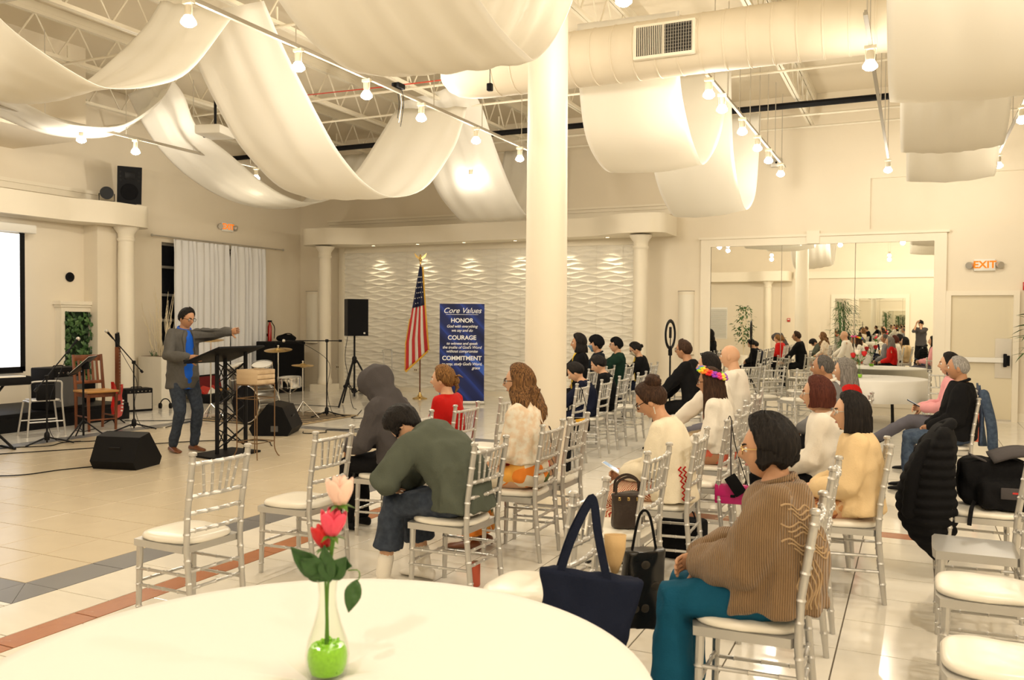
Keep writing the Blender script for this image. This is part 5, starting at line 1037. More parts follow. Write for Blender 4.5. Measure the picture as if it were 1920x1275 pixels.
drum('rack_tom', 'chrome rack tom over the bass drum, nearer the curtains', -9.65, 10.42, .78, .15, .20, (R(18), R(-10), 0), 'smoke', 6); drum('rack_tom', 'chrome rack tom over the bass drum, nearer the cymbals', -9.36, 10.66, .78, .16, .22, (R(18), R(8), 0), 'smoke', 6)
drum('snare_drum', 'shallow chrome snare drum between the cymbal stands', -9.15, 11.05, .58, .18, .15, (R(4), 0, 0), 'chrome', 8); drum('floor_tom', 'deep chrome floor tom at the curtain side of the drum kit', -10.0, 10.9, .42, .20, .40, (0, 0, 0), 'smoke', 8)
t = thing('snare_stand', 'chrome folding stand under the snare drum', 'stand', (-9.15, 11.05, .0178))
for k in range(3): a = 2*PI*k/3; MB().tube([(0, 0, .22), (math.cos(a)*.22, math.sin(a)*.22, .01)], .009, 6).tube([(0, 0, .38), (math.cos(a)*.15, math.sin(a)*.15, .485)], .009, 6).build('leg', 'chrome', t)
MB().tube([(0, 0, .15), (0, 0, .42)], .012, 8).build('pole', 'chrome', t)
def cymbal(lab, x, y, h, r, tilt=.1, n=1):
    t = thing('cymbal_stand', lab, 'cymbal', (x, y, .0178))
    for k in range(3): a = 2*PI*k/3+.5; MB().tube([(0, 0, .28), (math.cos(a)*.26, math.sin(a)*.26, .012)], .010, 6).tube([(0, 0, .1), (math.cos(a)*.13, math.sin(a)*.13, .145)], .006, 5).build('leg', 'chrome', t)
    MB().tube([(0, 0, .05), (0, 0, h+.05)], .010, 8).build('pole', 'chrome', t); MB().sphere((0, 0, h+.05), .016, 8, 6).build('wing_nut', 'chrome', t)
    for q in range(n): c = MB().lathe([(.004, .022), (.03, .02), (.045, .006), (r*.6, -.004), (r, -.016), (r*.99, -.018), (.04, 0), (.004, .012)], 40).build('cymbal', 'brass', t); c.location = (0, 0, h-.03*q); c.rotation_euler = (tilt+(PI if q else 0), .05, 0)
cymbal('brass crash cymbal on a tall chrome stand in front of the black cabinet', -9.22, 10.86, 1.12, .22, .14); cymbal('brass hi-hat pair on a chrome stand next to the rug microphone', -8.92, 11.1, .87, .18, .03, 2); cymbal('brass cymbal glimpsed over the lectern top', -9.9, 10.1, 1.28, .20, .1)
# rug: tan field with dark stripes
t = thing('drum_rug', 'tan and dark striped rug under the drum kit', 'rug', (-9.45, 11.1, .003), R(0)); MB().rbox((0, 0, .006), (2.0, 1.75, .012), .004).build('field', 'rugl', t)
for k in range(9): MB().bb(-.92, .92, -.78+k*.185, -.78+k*.185+.09, .012, .0145).build('stripe', 'rugd', t)
# speaker on tripod
t = thing('speaker_stand', 'black tripod stand holding a loudspeaker before the relief panels', 'speaker stand', (-9.45, 13.25, 0))
for k in range(3): a = 2*PI*k/3+.55; MB().tube([(math.cos(a)*.04, math.sin(a)*.04, .86), (math.cos(a)*.50, math.sin(a)*.50, .02)], .017, 8).build('leg', 'blackm', t); MB().tube([(0, 0, .24), (math.cos(a)*.26, math.sin(a)*.26, .43)], .010, 6).build('brace', 'blackm', t); MB().sphere((math.cos(a)*.30, math.sin(a)*.30, .39), .035, 10, 7).build('joint', 'black', t)
MB().tube([(0, 0, .18), (0, 0, 1.32)], .018, 10).build('pole', 'blackm', t); MB().lathe([(.035, .80), (.045, .84), (.045, .90), (.03, .93)], 14).build('collar', 'black', t); MB().tube(spline([(-.1, -.08, 1.3), (-.14, -.1, .9), (-.08, -.06, .5), (-.02, -.1, .2), (.15, -.25, .012), (.4, -.5, .01)], 24), .006, 5).build('cable', 'black', t)
t = thing('loudspeaker', 'black loudspeaker box raised on the tripod stand before the relief panels', 'speaker', (-9.45, 13.25, 1.315), R(-35)); MB().prism([(.19, -.20), (.19, .20), (-.14, .15), (-.17, .08), (-.17, -.08), (-.14, -.15)], 0, .68).build('cabinet', 'black', t, 20); MB().box((.194, 0, .34), (.012, .37, .64)).build('grille', 'grille', t); MB().rbox((-.172, 0, .46), (.012, .10, .14), .006).build('handle_recess', 'blackm', t); MB().rbox((.203, .12, .05), (.006, .035, .03), .002).build('badge', 'metalplate', t)
# loudspeaker and stage light on the left beam
t = thing('loudspeaker', 'black tilted loudspeaker sitting on the arch beam above the stage', 'speaker', (-12.78, 11.05, 3.635), R(-35)); rt = Matrix.Rotation(.16, 4, 'Y')
a_ = MB().prism([(.16, -.20), (.16, .20), (-.14, .15), (-.14, -.15)], .03, .68); a_.xform(rt); a_.build('cabinet', 'black', t, 20)
a_ = MB().lathe([(.145, 0), (.14, .012), (.05, -.01), (.02, .0)], 28, (.162, 0, .24), axis='x'); a_.xform(rt); a_.build('woofer', 'grille', t); a_ = MB().rbox((.165, 0, .52), (.01, .16, .13), .01); a_.xform(rt); a_.build('horn', 'blackm', t)
for k in range(3):
    for sy in (-1, 1): a_ = MB().lathe([(.02, 0), (.018, .004)], 12, (.162, sy*.15, .44+.07*k), axis='x'); a_.xform(rt); a_.build('port', 'blackm', t)
MB().bb(-.12, .14, -.12, .12, 0, .03).build('foot', 'blackm', t)
t = thing('stage_light', 'black stage spotlight can clamped on the beam beside the loudspeaker', 'stage light', (-12.72, 10.55, 3.63), R(-40)); MB().lathe([(.07, -.12), (.09, -.10), (.10, .08), (.11, .10)], 20, (0, 0, .14), axis='x').build('can', 'blackm', t); MB().lathe([(.09, .09), (.03, .095)], 20, (0, 0, .14), axis='x').build('lens', 'greyc', t); MB().tube([(0, -.12, .14), (0, -.12, .01), (0, .12, .01), (0, .12, .14)], .010, 6).build('yoke', 'blackm', t)
# projection screen
t = thing('projection_screen', 'glowing projection screen with a black border at the stage wall', 'screen', (LX+.20, 7.75, 0)); MB().bb(0, .012, -1.55, 1.45, .82, 2.96).build('image_surface', 'screen', t, 0)
MB().bb(-.004, .010, 1.45, 1.54, .75, 2.98).bb(-.004, .010, -1.64, -1.55, .75, 2.98).bb(-.004, .010, -1.64, 1.54, .74, .82).build('border', 'black', t, 0); MB().rbox((.02, -.05, 3.05), (.14, 3.5, .14), .02).build('roller_case', 'white', t); MB().tube([(.0, -1.6, .73), (.0, 1.5, .73)], .012, 8).build('weight_bar', 'blackm', t)
# ivy panel: mantel frame, leaves as pieces
t = thing('ivy_panel', 'cream mantel frame filled with green ivy leaves against the stage wall', 'ivy panel', (LX+.08, 10.34, 0), R(90))
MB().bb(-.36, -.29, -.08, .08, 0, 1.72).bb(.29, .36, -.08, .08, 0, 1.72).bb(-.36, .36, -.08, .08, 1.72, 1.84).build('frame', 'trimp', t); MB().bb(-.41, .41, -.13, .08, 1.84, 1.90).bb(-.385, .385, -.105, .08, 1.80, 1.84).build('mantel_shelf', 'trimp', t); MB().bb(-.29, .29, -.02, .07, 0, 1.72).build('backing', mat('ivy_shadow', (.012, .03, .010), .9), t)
lf = MB(); lf.add([(0, 0, 0), (.022, .004, .018), (.034, .008, .0), (.030, .0, -.03), (0, .012, -.062), (-.030, .0, -.03), (-.034, .008, 0), (-.022, .004, .018), (0, -.012, -.015)], [(8, 0, 1), (8, 1, 2), (8, 2, 3), (8, 3, 4), (8, 4, 5), (8, 5, 6), (8, 6, 7), (8, 7, 0)]); lfm = lf.mesh('ivy_leaf', 0); GR = [mat('ivy_%d' % k, c, .45) for k, c in enumerate(((.03, .085, .02), (.055, .13, .035), (.02, .055, .018), (.10, .19, .06)))]
lms = []
for gmat in GR: q_ = lfm.copy(); q_.materials.append(gmat); lms.append(q_)
for k in range(270):
    o = link('ivy_leaf', random.choice(lms), None, t, loc=(random.uniform(-.29, .36), random.uniform(-.14, -.05), random.uniform(.06, 1.72)), rot=(random.uniform(-.5, .4), random.uniform(-.9, .9), random.uniform(-.6, .6))); sc = random.uniform(.9, 1.5); o.scale = (sc, sc, sc)
# planter with twigs
t = thing('tall_planter', 'tall cream square planter full of bare curly twigs by the curtains', 'planter', (LX+.40, 11.92, 0)); a_ = MB(); a_.box((0, 0, .45), (.56, .56, .90), None, 1.06); a_.build('pot', 'planter', t, 20); MB().bb(-.26, .26, -.26, .26, .88, .905).build('soil', 'rust', t)
for k in range(34):
    a = random.uniform(0, 2*PI); r1 = random.uniform(0, .16); h = random.uniform(.6, 1.35); l_ = random.uniform(.05, .24); pts = [(math.cos(a)*r1, math.sin(a)*r1, .88)]
    for j in range(1, 6): u = j/5; pts.append((math.cos(a)*(r1+l_*u)+random.uniform(-.03, .03), math.sin(a)*(r1+l_*u)+random.uniform(-.03, .03), .88+h*u))
    MB().tube(spline(pts, 14), [.007-.004*i/13 for i in range(14)], 5).build('twig', 'branch', t)
for k in range(26): a = random.uniform(0, 2*PI); p_ = V((math.cos(a)*.18, math.sin(a)*.2, .9)); MB().tube([p_, p_+V((random.uniform(-.05, .05), random.uniform(-.05, .05), random.uniform(.06, .13)))], [.012, .003], 5).build('leaf', 'green', t)
# black cabinet in the corner with bag on top
t = thing('equipment_cabinet', 'tall black equipment cabinet in the corner beside the arch column', 'cabinet', (-12.72, 15.06, 0), R(-10)); MB().rbox((0, 0, .56), (.60, .86, 1.12), .02).build('case', 'black', t); MB().box((.304, 0, .58), (.012, .78, .98)).build('grille', 'grille', t); MB().rbox((.315, .3, .25), (.02, .16, .12), .006).build('jack_plate', 'greyc', t)
for sy in (-1, 1): MB().rbox((.315, sy*.40, 1.08), (.02, .05, .05), .004).build('corner_cap', 'blackm', t)
t = thing('gear_bag', 'slouched black gear bag lying on the equipment cabinet', 'bag', (-12.68, 15.2, 1.12)); a_ = MB(); a_.sphere((0, 0, .065), (.20, .24, .085), 20, 12); link('bag_body', remeshed(a_, .02, 2, .02, 6, 4, 'bag'), FB['black'], t); MB().tube(spline([(0, -.2, .12), (.05, -.05, .17), (.05, .1, .16), (0, .22, .12)], 12), .012, 6).build('strap', 'black', t)
t = thing('red_extinguisher', 'slim red fire extinguisher on the wall by the curtain end', 'extinguisher', (LX+.12, 15.24, 1.02)); MB().lathe([(.02, 0), (.045, .02), (.045, .42), (.025, .48), (.02, .52)], 18).build('cylinder', 'red', t); MB().rbox((.0, 0, .54), (.05, .10, .04), .008).build('valve', 'black', t); MB().tube(spline([(.0, .05, .53), (.05, .10, .40), (.05, .09, .15)], 10), .010, 6).build('hose', 'black', t); MB().bb(-.12, -.05, -.03, .03, .2, .26).build('bracket', 'black', t)
# platform trolley
t = thing('platform_trolley', 'folded silver platform trolley with a black bag by the relief panels', 'trolley', (-10.75, 15.75, 0), R(10)); MB().rbox((0, 0, .16), (.9, .5, .03), .01).build('deck', 'metalplate', t); MB().tube(spline([(.36, .22, .17), (.36, .22, .85), (.33, .22, .95), (.33, -.22, .95), (.36, -.22, .85), (.36, -.22, .17)], 40), .012, 8).build('handle', 'silver', t)
for sx in (-1, 1):
    for sy in (-1, 1): MB().lathe([(.06, -.02), (.06, .02)], 14, (sx*.36, sy*.18, .062), axis='y').tube([(sx*.36, sy*.18, .06), (sx*.36, sy*.18, .15)], .015, 6).build('wheel', 'black', t)
t = thing('gear_bag', 'rounded black bag lying on the platform trolley', 'bag', (-10.75, 15.75, .178)); a_ = MB(); a_.sphere((0, 0, .09), (.28, .16, .115), 18, 10); link('bag_body', remeshed(a_, .02, 2, .015, 7, 8, 'bag'), FB['black'], t); MB().tube(spline([(-.15, 0, .17), (0, .02, .25), (.15, 0, .17)], 10), .010, 6).build('handle', 'black', t)
# flag
t = thing('standing_flag', 'gold-fringed stars-and-stripes flag hanging on an indoor pole with an eagle finial', 'flag', (-9.15, 15.1, 0), R(30)); MB().tube([(0, 0, .05), (0, 0, 2.78)], .014, 10).build('pole', 'wood', t); MB().lathe([(.15, 0), (.15, .02), (.06, .05), (.03, .10), (.02, .14)], 28).build('base', 'brass', t)
e_ = MB().sphere((0, 0, 2.84), .035, 12, 8); e_.sphere((0, .0, 2.91), (.022, .03, .045), 10, 8); e_.add([(0, .01, 2.87), (.13, .02, 2.99), (.10, .015, 2.90), (.03, .01, 2.85)], [(0, 1, 2, 3)]); e_.add([(0, .01, 2.87), (-.13, .02, 2.99), (-.10, .015, 2.90), (-.03, .01, 2.85)], [(0, 1, 2, 3)]); e_.lathe([(.012, 2.74), (.02, 2.78), (.012, 2.81)], 12); e_.build('finial', 'brass', t)
def fpt(u, v, o_=0):   # u across the gathered cloth, v downwards
    L = -.02-.24*min(1, v*1.35)-.03*v; Rr = .03+.13*v; x = L+(Rr-L)*u; z = 2.70-2.12*v-.06*0+(.42*u*v*v); y = -.03-.045*math.sin(u*PI*3.2+v*1.5)*min(1, v*3)-o_; return V((x, y, z))
nS = 7
for k in range(nS):
    P_ = [[fpt(k/nS+i/4/nS, .40+.60*j/16) for j in range(17)] for i in range(5)]; solidify(MB().grid(P_).build('stripe', 'flagred' if k % 2 == 0 else 'flagwhite', t, 180), .003)
solidify(MB().grid([[fpt(i/24, .40*j/10) for j in range(11)] for i in range(25)]).build('canton', 'navy', t, 180), .003)
for k in range(22):
    u = .12+.22*(k % 4)+.11*((k//4) % 2); v = .10+.052*(k//4)
    if u < .95:
        c = fpt(u, v, .006); rr_ = .017; m = MB(); m.add([c]+[c+V((math.sin(i*PI/5)*(rr_ if i % 2 == 0 else rr_*.4), 0, math.cos(i*PI/5)*(rr_ if i % 2 == 0 else rr_*.4))) for i in range(10)], [(0, 1+i, 1+(i+1) % 10) for i in range(10)]); solidify(m.build('star', 'flagwhite', t, 0), .003)
m = MB(); m.tube([fpt(1.0, j/24)+V((.018, 0, 0)) for j in range(25)], .016, 6); m.tube([fpt(i/24, 1.0)+V((0, 0, -.02)) for i in range(25)], .02, 6); m.tube([fpt(0, .5+j/24)+V((-.012, 0, 0)) for j in range(13)], .010, 6); m.build('fringe', 'gold', t)
# banner
t = thing('roll_up_banner', 'tall dark blue roll-up banner headed Core Values in front of the relief panels', 'banner', (-7.88, 14.55, 0), R(25)); MB().bb(-.43, .43, -.006, 0, .06, 1.94).build('printed_sheet', 'banner', t, 0); MB().rbox((0, .0, .035), (.90, .16, .07), .02).build('base_case', 'metalplate', t); MB().rbox((0, -.003, 1.945), (.88, .02, .025), .005).build('top_bar', 'metalplate', t); MB().tube([(0, .03, .05), (0, .03, 1.93)], .010, 6).build('support_pole', 'blackm', t)
def bt(s_, size, z, it=0., w_=None, x=0): text(s_, size, M['print'], t, (x, -.008, z), (PI/2, 0, 0), 'printed_line', .0006, shear=it, width=w_, bold=.003 if size == .115 else .0008)
bt('Core Values', .145, 1.80, .35); MB().bb(-.31, .31, -.009, -.007, 1.725, 1.732).build('printed_rule', 'print', t, 0)
bt('HONOR', .115, 1.61); bt('God with everything', .075, 1.50, .25, .95); bt('we say and do', .075, 1.42, .25, .95)
bt('COURAGE', .115, 1.28); bt('to witness and speak', .075, 1.17, .25, .95); bt("the truths of God's Word", .075, 1.095, .25, .95); bt('without compromise', .075, 1.02, .25, .95)
bt('COMMITMENT', .115, .885); bt("to pray, study God's Word,", .075, .775, .25, .93); bt('love,', .075, .70, .25, .93, -.27); bt('grace', .075, .70, .25, .93, .27); bt('of', .075, .625, .25, .93, -.29)
MB().add([(.43, -.0065, .55), (.43, -.0065, .75), (.1, -.0065, 1.0), (.05, -.0065, .95)], [(0, 1, 2, 3)]).add([(-.43, -.0065, .15), (-.43, -.0065, .28), (-.1, -.0065, .55), (-.05, -.0065, .48)], [(0, 1, 2, 3)]).build('printed_beam', mat('banner_beam', (.03, .10, .50), .5), t, 0)
# ring light
t = thing('ring_light', 'tall ring light with a phone clamp on a black stand behind the suit', 'ring light', (-3.35, 12.8, 0), R(175))
for k in range(3): a = 2*PI*k/3; MB().tube([(0, 0, .35), (math.cos(a)*.30, math.sin(a)*.30, .012)], .010, 6).build('leg', 'blackm', t)
MB().tube([(0, 0, .2), (0, 0, 1.19)], .014, 8).build('pole', 'blackm', t); m = MB(); rings = []
for i in range(40): a = 2*PI*i/40; c = V((0, math.cos(a)*.205, 1.43+math.sin(a)*.205)); e = V((0, math.cos(a), math.sin(a))); rings.append([c+e*.028*math.cos(b)+V((1, 0, 0))*.014*math.sin(b) for b in [2*PI*k/10 for k in range(10)]])
m.loft(rings, closed=True); m.build('ring', 'black', t); m = MB(); rings = []
for i in range(40): a = 2*PI*i/40; c = V((.012, math.cos(a)*.205, 1.43+math.sin(a)*.205)); e = V((0, math.cos(a), math.sin(a))); rings.append([c+e*.024*math.cos(b)+V((1, 0, 0))*.006*math.sin(b) for b in [2*PI*k/8 for k in range(8)]])
m.loft(rings, closed=True); m.build('diffuser', 'white', t); MB().rbox((0, 0, 1.18), (.05, .06, .14), .01).build('bracket', 'black', t); MB().rbox((0, 0, 1.46), (.02, .08, .17), .008).tube([(0, 0, 1.24), (0, 0, 1.38)], .008, 6).build('phone_clamp', 'black', t)
# cables on the floor
for lab, pts in (('thin black cable curling from the lone stage monitor across the tan floor', [(-8.05, 6.55, .0), (-8.2, 6.2, .0), (-8.3, 5.8, .0), (-8.75, 5.5, .0), (-9.4, 5.1, 0), (-10.1, 4.9, 0)]), ('long black cable running from the stage edge to the lectern', [(-9.9, 6.4, 0), (-9.3, 7.3, 0), (-8.8, 8.1, 0), (-8.4, 8.6, 0), (-7.8, 8.9, 0), (-7.4, 8.6, 0)]), ('black cable looping out of the drum-side monitor', [(-7.95, 9.9, 0), (-7.8, 9.75, 0), (-7.6, 9.95, 0), (-7.75, 10.2, 0), (-7.5, 10.35, 0), (-7.4, 10.7, 0)]), ('tangled black cable below the tripod loudspeaker', [(-8.9, 12.7, 0), (-8.5, 12.0, 0), (-8.3, 11.6, 0), (-7.9, 11.9, 0), (-7.7, 11.6, 0), (-7.95, 11.4, 0), (-7.85, 11.75, 0), (-7.65, 11.3, 0), (-7.6, 10.8, 0)]), ('black cable stretched behind the speaker towards the drums', [(-11.2, 9.6, 0), (-10.6, 10.0, 0), (-10.4, 10.5, 0), (-10.2, 9.8, 0), (-10.0, 9.3, 0)]), ('grey-blue cable tangle at the foot of the leaning microphone stand', [(-10.3, 6.6, 0), (-10.1, 7.0, 0), (-9.85, 7.3, 0), (-9.95, 7.6, 0), (-9.7, 7.9, 0), (-9.75, 8.4, 0)]), ('black cable strung from the tripod loudspeaker to the column base', [(-9.6, 13.0, 0), (-10.4, 12.9, 0), (-11.3, 12.6, 0), (-12.0, 12.2, 0)])):
    tag(MB().tube(spline([(a, b, .0075) for a, b, c in pts], 60), .006, 6).build('floor_cable', 'black'), lab, 'cable')
# overhead headphones on the floor by the planter
t = thing('headphones', 'black headphones and small pedal lying on the floor by the planter', 'headphones', (-12.1, 11.25, .0), R(30)); MB().tube([(math.cos(a)*.09, 0, .06+math.sin(a)*.12) for a in [PI*i/14 for i in range(15)]], .010, 6).build('headband', 'black', t)
for sx in (-1, 1): MB().lathe([(.05, -.02), (.05, .02)], 14, (sx*.09, 0, .055), axis='x').build('ear_cup', 'black', t)
# ------------------------------------------------------------------ tables, flowers
def round_table(lab, x, y, r, H, drop, clab, legs=True):
    t = thing('round_table', lab, 'table', (x, y, 0)); MB().lathe([(r-.012, H-.035), (r-.012, H-.006)], 48).build('tabletop', 'metalplate', t)
    for k in range(4): a = PI/4+PI/2*k; MB().tube([(math.cos(a)*r*.55, math.sin(a)*r*.55, 0), (math.cos(a)*r*.5, math.sin(a)*r*.5, H-.035)], .016, 8).build('leg', 'blackm', t)
    n = 120; P_ = []
    for i in range(n):
        a = 2*PI*i/n; row = []
        for q in (0, .25, .5, .75, .95): row.append(V((math.cos(a)*r*q, math.sin(a)*r*q, H+.0015*math.sin(a*5+q*9)*q+.002)))
        row.append(V((math.cos(a)*(r+.002), math.sin(a)*(r+.002), H))); row.append(V((math.cos(a)*(r+.008), math.sin(a)*(r+.008), H-.012)))
        for d in (.08, .2, .32, 1.0):
            z = H-drop*d; f_ = .05*d*(1+math.sin(a*13+1.2*math.sin(a*3)))*.6; row.append(V((math.cos(a)*(r+.012+f_), math.sin(a)*(r+.012+f_), z-.02)))
        P_.append(row)
    o = MB().grid(P_, True).build('tablecloth', 'cloth', None, 180); o.location = (x, y, 0); tag(o, clab, 'tablecloth'); solidify(o, .002, 1)
round_table('round table hidden under the big cream cloth that carries the pink roses', -1.31, 1.66, .83, .757, .40, 'large cream round tablecloth under the vase of pink roses')
round_table('small round table with black legs in front of the mirror', -.60, 14.75, .80, .757, .32, 'white round tablecloth on the small table in front of the mirror')
def rose(parent, c, r, m_, up=V((0, 0, 1)), seed=0, name='rose_bloom'):
    random.seed(seed); b = thing_child(name, parent); up = up.normalized(); a = up.orthogonal().normalized(); d = up.cross(a)
    for layer, (n, rad, h, op) in enumerate(((3, .30, 1.75, -.25), (4, .55, 1.7, -.12), (5, .80, 1.55, .02))):
        for k in range(n):
            th = 2*PI*k/n+layer*.7+random.uniform(-.1, .1); wdt = 2*PI/n*.75; G = []
            for i in range(7):
                u = -1+2*i/6; row = []
                for j in range(6):
                    v = j/5; rr_ = r*rad*(.45+.55*math.sin(min(1, v*1.25)*PI/2))+r*op*v*v*1.1; ang = th+u*wdt*(.5+.5*math.sin(PI*min(1, v*.8+.2))); hh = r*h*v*(1-.12*u*u)-r*.75
                    row.append(V(c)+a*math.cos(ang)*rr_+d*math.sin(ang)*rr_+up*hh)
                G.append(row)
            o = MB().grid(G).build('petal', m_, b, 180); solidify(o, .0015)
    m = MB()
    for k in range(5):
        th = 2*PI*k/5; q = V(c)-up*r*.78; e = a*math.cos(th)+d*math.sin(th); s_ = up.cross(e); m.add([q, q+e*r*.5+s_*r*.2-up*r*.05, q+e*r*.95-up*r*.35, q+e*r*.5-s_*r*.2-up*r*.05], [(0, 1, 2, 3)])
    m.sphere(V(c)-up*r*.8, r*.28, 10, 7); m.build('sepals', 'stem', b)
def thing_child(name, parent):
    o = bpy.data.objects.new(name, None); COL.objects.link(o); o.parent = parent; o.empty_display_size = .02; return o
def leaf(parent, base, tip, w_, bend, m_='green', n=V((0, 0, 1))):
    base, tip = V(base), V(tip); d = tip-base; s_ = d.cross(n).normalized(); nn = s_.cross(d).normalized(); G = []
    for i in range(7):
        u = -1+2*i/6; row = []
        for j in range(9): v = j/8; ww = w_*math.sin(PI*min(1, v**.8*.98+.01))*.5; row.append(base+d*v+s_*u*ww+nn*(bend*v*v*d.length+abs(u)*ww*.35+.003*math.sin(v*14+u*3)))
        G.append(row)
    solidify(MB().grid(G).build('leaf', m_, parent, 180), .001)
vz = thing('bud_vase', 'clear glass bud vase with green gel beads on the big cream tablecloth', 'vase', (-1.29, 1.70, .762)); MB().lathe([(.030, .0), (.046, .006), (.052, .03), (.054, .055), (.048, .09), (.034, .13), (.024, .17), (.0215, .20), (.024, .232), (.030, .243), (.0275, .243), (.0215, .23), (.019, .2), (.0215, .17), (.0315, .13), (.0455, .09), (.0515, .055), (.049, .03), (.043, .010), (.02, .008)], 32).build('glass', 'glass', vz, 60)
m = MB()
for k in range(260):
    a = random.uniform(0, 2*PI); z = random.uniform(.014, .085); rm = .044 if z < .06 else .044-(z-.06)*.35; r_ = rm*math.sqrt(random.random()); m.sphere((math.cos(a)*r_, math.sin(a)*r_, z), .0042, 6, 4)
m.lathe([(.018, .009), (.040, .012), (.0465, .03), (.049, .05), (.047, .066), (.040, .078), (.01, .08)], 24)
o = m.build('gel_beads', 'beads', vz); o['kind'] = 'stuff'
def flower(lab, name, stem_pts, r, m_, up, seed, leaves):
    t = thing(name, lab, 'rose', (-1.29, 1.70, .762)); MB().tube(spline(stem_pts, 16), .0032, 6).build('stem', 'stem', t); rose(t, stem_pts[-1], r, m_, V(up), seed)
    for l_ in leaves: leaf(t, *l_)
camR = V((.905, .424, 0)); camN = V((.42, -.9, .1))
def q_(rt_, h, tw=0.): p = camR*rt_-camN*tw; return (p.x, p.y, h)
flower('pale pink rose, tallest bloom in the glass bud vase', 'pale_pink_rose', [q_(.004, .03), q_(.0, .2), q_(.015, .33), q_(.030, .425), q_(.030, .455)], .040, 'rose_p', (-.05, 0, 1), 3, [])
flower('hot pink rose in the middle of the glass bud vase', 'hot_pink_rose', [q_(-.006, .03), q_(.0, .2), q_(.005, .28), q_(.012, .355), q_(.013, .378)], .038, 'rose_h', (.1, 0, 1), 5, [(q_(.004, .24), q_(.05, .30, -.01), .05, .1, 'green', camN), (q_(.03, .28), q_(.062, .275, -.01), .035, .1, 'green', camN), (q_(.072, .24), q_(.055, .165, -.02), .042, .0, 'green', camN), (q_(.004, .23), q_(-.004, .33, -.01), .045, .1, 'green', camN)])
MB().tube(spline([q_(.05, .262), q_(.075, .262), q_(.078, .245), q_(.072, .235)], 8), .0016, 5).build('leaf_stalk', 'stem', bpy.data.objects['hot_pink_rose'])
flower('dark red rose half hidden behind the hot pink bloom', 'red_rose', [q_(.0, .03), q_(-.004, .2), q_(-.010, .28, .01), q_(-.014, .325, .02), q_(-.014, .34, .02)], .034, 'rose_r', (-.2, 0, 1), 9, [(q_(-.004, .24), q_(-.085, .325, -.01), .055, .15, 'green', camN), (q_(-.012, .26), q_(-.060, .30, -.03), .05, .1, 'green', camN), (q_(-.004, .235), q_(-.055, .29, .01), .05, .2, 'green', camN)])
# small vase on the far table
t = thing('bud_vase', 'small glass bud vase with red and white roses on the table by the mirror', 'vase', (-.78, 14.5, .762)); MB().lathe([(.03, 0), (.05, .01), (.052, .05), (.03, .12), (.02, .2), (.024, .24)], 20, cap=False).build('glass', 'glass', t); MB().lathe([(.028, .006), (.044, .02), (.044, .06)], 16).build('gel_beads', 'beads', t)
for lab, c, m_ in (('white rose in the small vase by the mirror', (-.03, 0, .40), 'rose_w'), ('red rose at the left of the white bloom in the small mirror vase', (-.09, .02, .35), 'rose_r'), ('red rose leaning door-side in the small mirror vase', (.07, 0, .38), 'rose_r')):
    t = thing('rose', lab, 'rose', (-.78, 14.5, .762)); MB().tube([(0, 0, .03), (0, 0, .2), c], .004, 5).build('stem', 'stem', t); rose(t, c, .05, m_, V((0, 0, 1)), int(c[0]*100)); leaf(t, (0, 0, .24), (c[0]*1.4, .03, .30), .05, .1)

# ------------------------------------------------------------------ bags and belongings
def strap(parent, pts, w_, m_, nm='strap', th=.004, n=V((0, -1, 0))):
    S = spline(pts, 24); rings = []
    for k, p in enumerate(S):
        T = (S[min(k+1, 23)]-S[max(k-1, 0)]).normalized(); s_ = T.cross(n); s_ = s_.normalized() if s_.length > 1e-3 else V((1, 0, 0)); b = s_.cross(T).normalized(); rings.append([p+s_*w_/2+b*th/2, p-s_*w_/2+b*th/2, p-s_*w_/2-b*th/2, p+s_*w_/2-b*th/2])
    MB().loft(rings).build(nm, m_, parent)
def pouch(w0, w1, h, d0, d1, wr=.012, seed=0, vox=.012, topopen=True):
    m = MB(); rings = []
    for k in range(9):
        v = k/8; w_ = w0+(w1-w0)*v; d = d0+(d1-d0)*v; rings.append([V((math.copysign(abs(math.cos(a))**.6, math.cos(a))*w_/2, math.copysign(abs(math.sin(a))**.6, math.sin(a))*d/2, h*v)) for a in [2*PI*i/28 for i in range(28)]])
    m.loft(rings); return remeshed(m, vox, 2, wr, 6, seed, 'bag_body')
FB['tote'] = fab('navy_canvas', (.012, .016, .034)); FB['leather'] = mat('dark_brown_leather', (.035, .022, .016), .45, var=.2, vs=20, bump=.15, bs=90); FB['gloss'] = mat('glossy_black_bag', (.012, .011, .010), .25, var=.6, vs=14)
t = thing('tote_bag', 'large navy canvas tote bag hanging by its straps from a chair post', 'bag', (-1.20, 3.18, .20), yaw); t.rotation_euler = (0, R(8), yaw)
link('bag_body', pouch(.30, .42, .44, .12, .09, .014, 2), FB['tote'], t)
for sy in (-.03, .03): strap(t, [(-.13, sy, .42), (-.10, sy, .58), (-.055, sy*.5, .715), (-.035, sy*.5, .725), (0, sy, .60), (.06, sy, .43)], .03, FB['tote'])
t = thing('paper_wrapped_flower', 'flower wrapped in kraft paper sticking out of the navy tote bag', 'bouquet', (-1.10, 3.36, .60), yaw); G = [[V((math.cos(a)*r_*1.0, math.sin(a)*r_*.45, z)) for r_, z in ((.012, 0), (.03, .05), (.042, .10), (.045, .16))] for a in [2*PI*i/14 for i in range(14)]]; solidify(MB().grid(G, True).build('kraft_paper', mat('kraft', (.62, .42, .20), .8, bump=.3, bs=30), t, 60), .002); MB().tube([(0, 0, -.12), (0, 0, .1)], .006, 6).build('stem', 'stem', t)
t = thing('shopping_bag', 'glossy black printed shopping bag hanging beside the navy tote', 'bag', (-1.12, 3.85, .22), yaw+.2); link('bag_body', pouch(.22, .20, .36, .10, .10, .008, 5), FB['gloss'], t); strap(t, [(-.06, 0, .35), (-.03, 0, .5), (0, 0, .54), (.03, 0, .5), (.06, 0, .35)], .012, FB['black'])
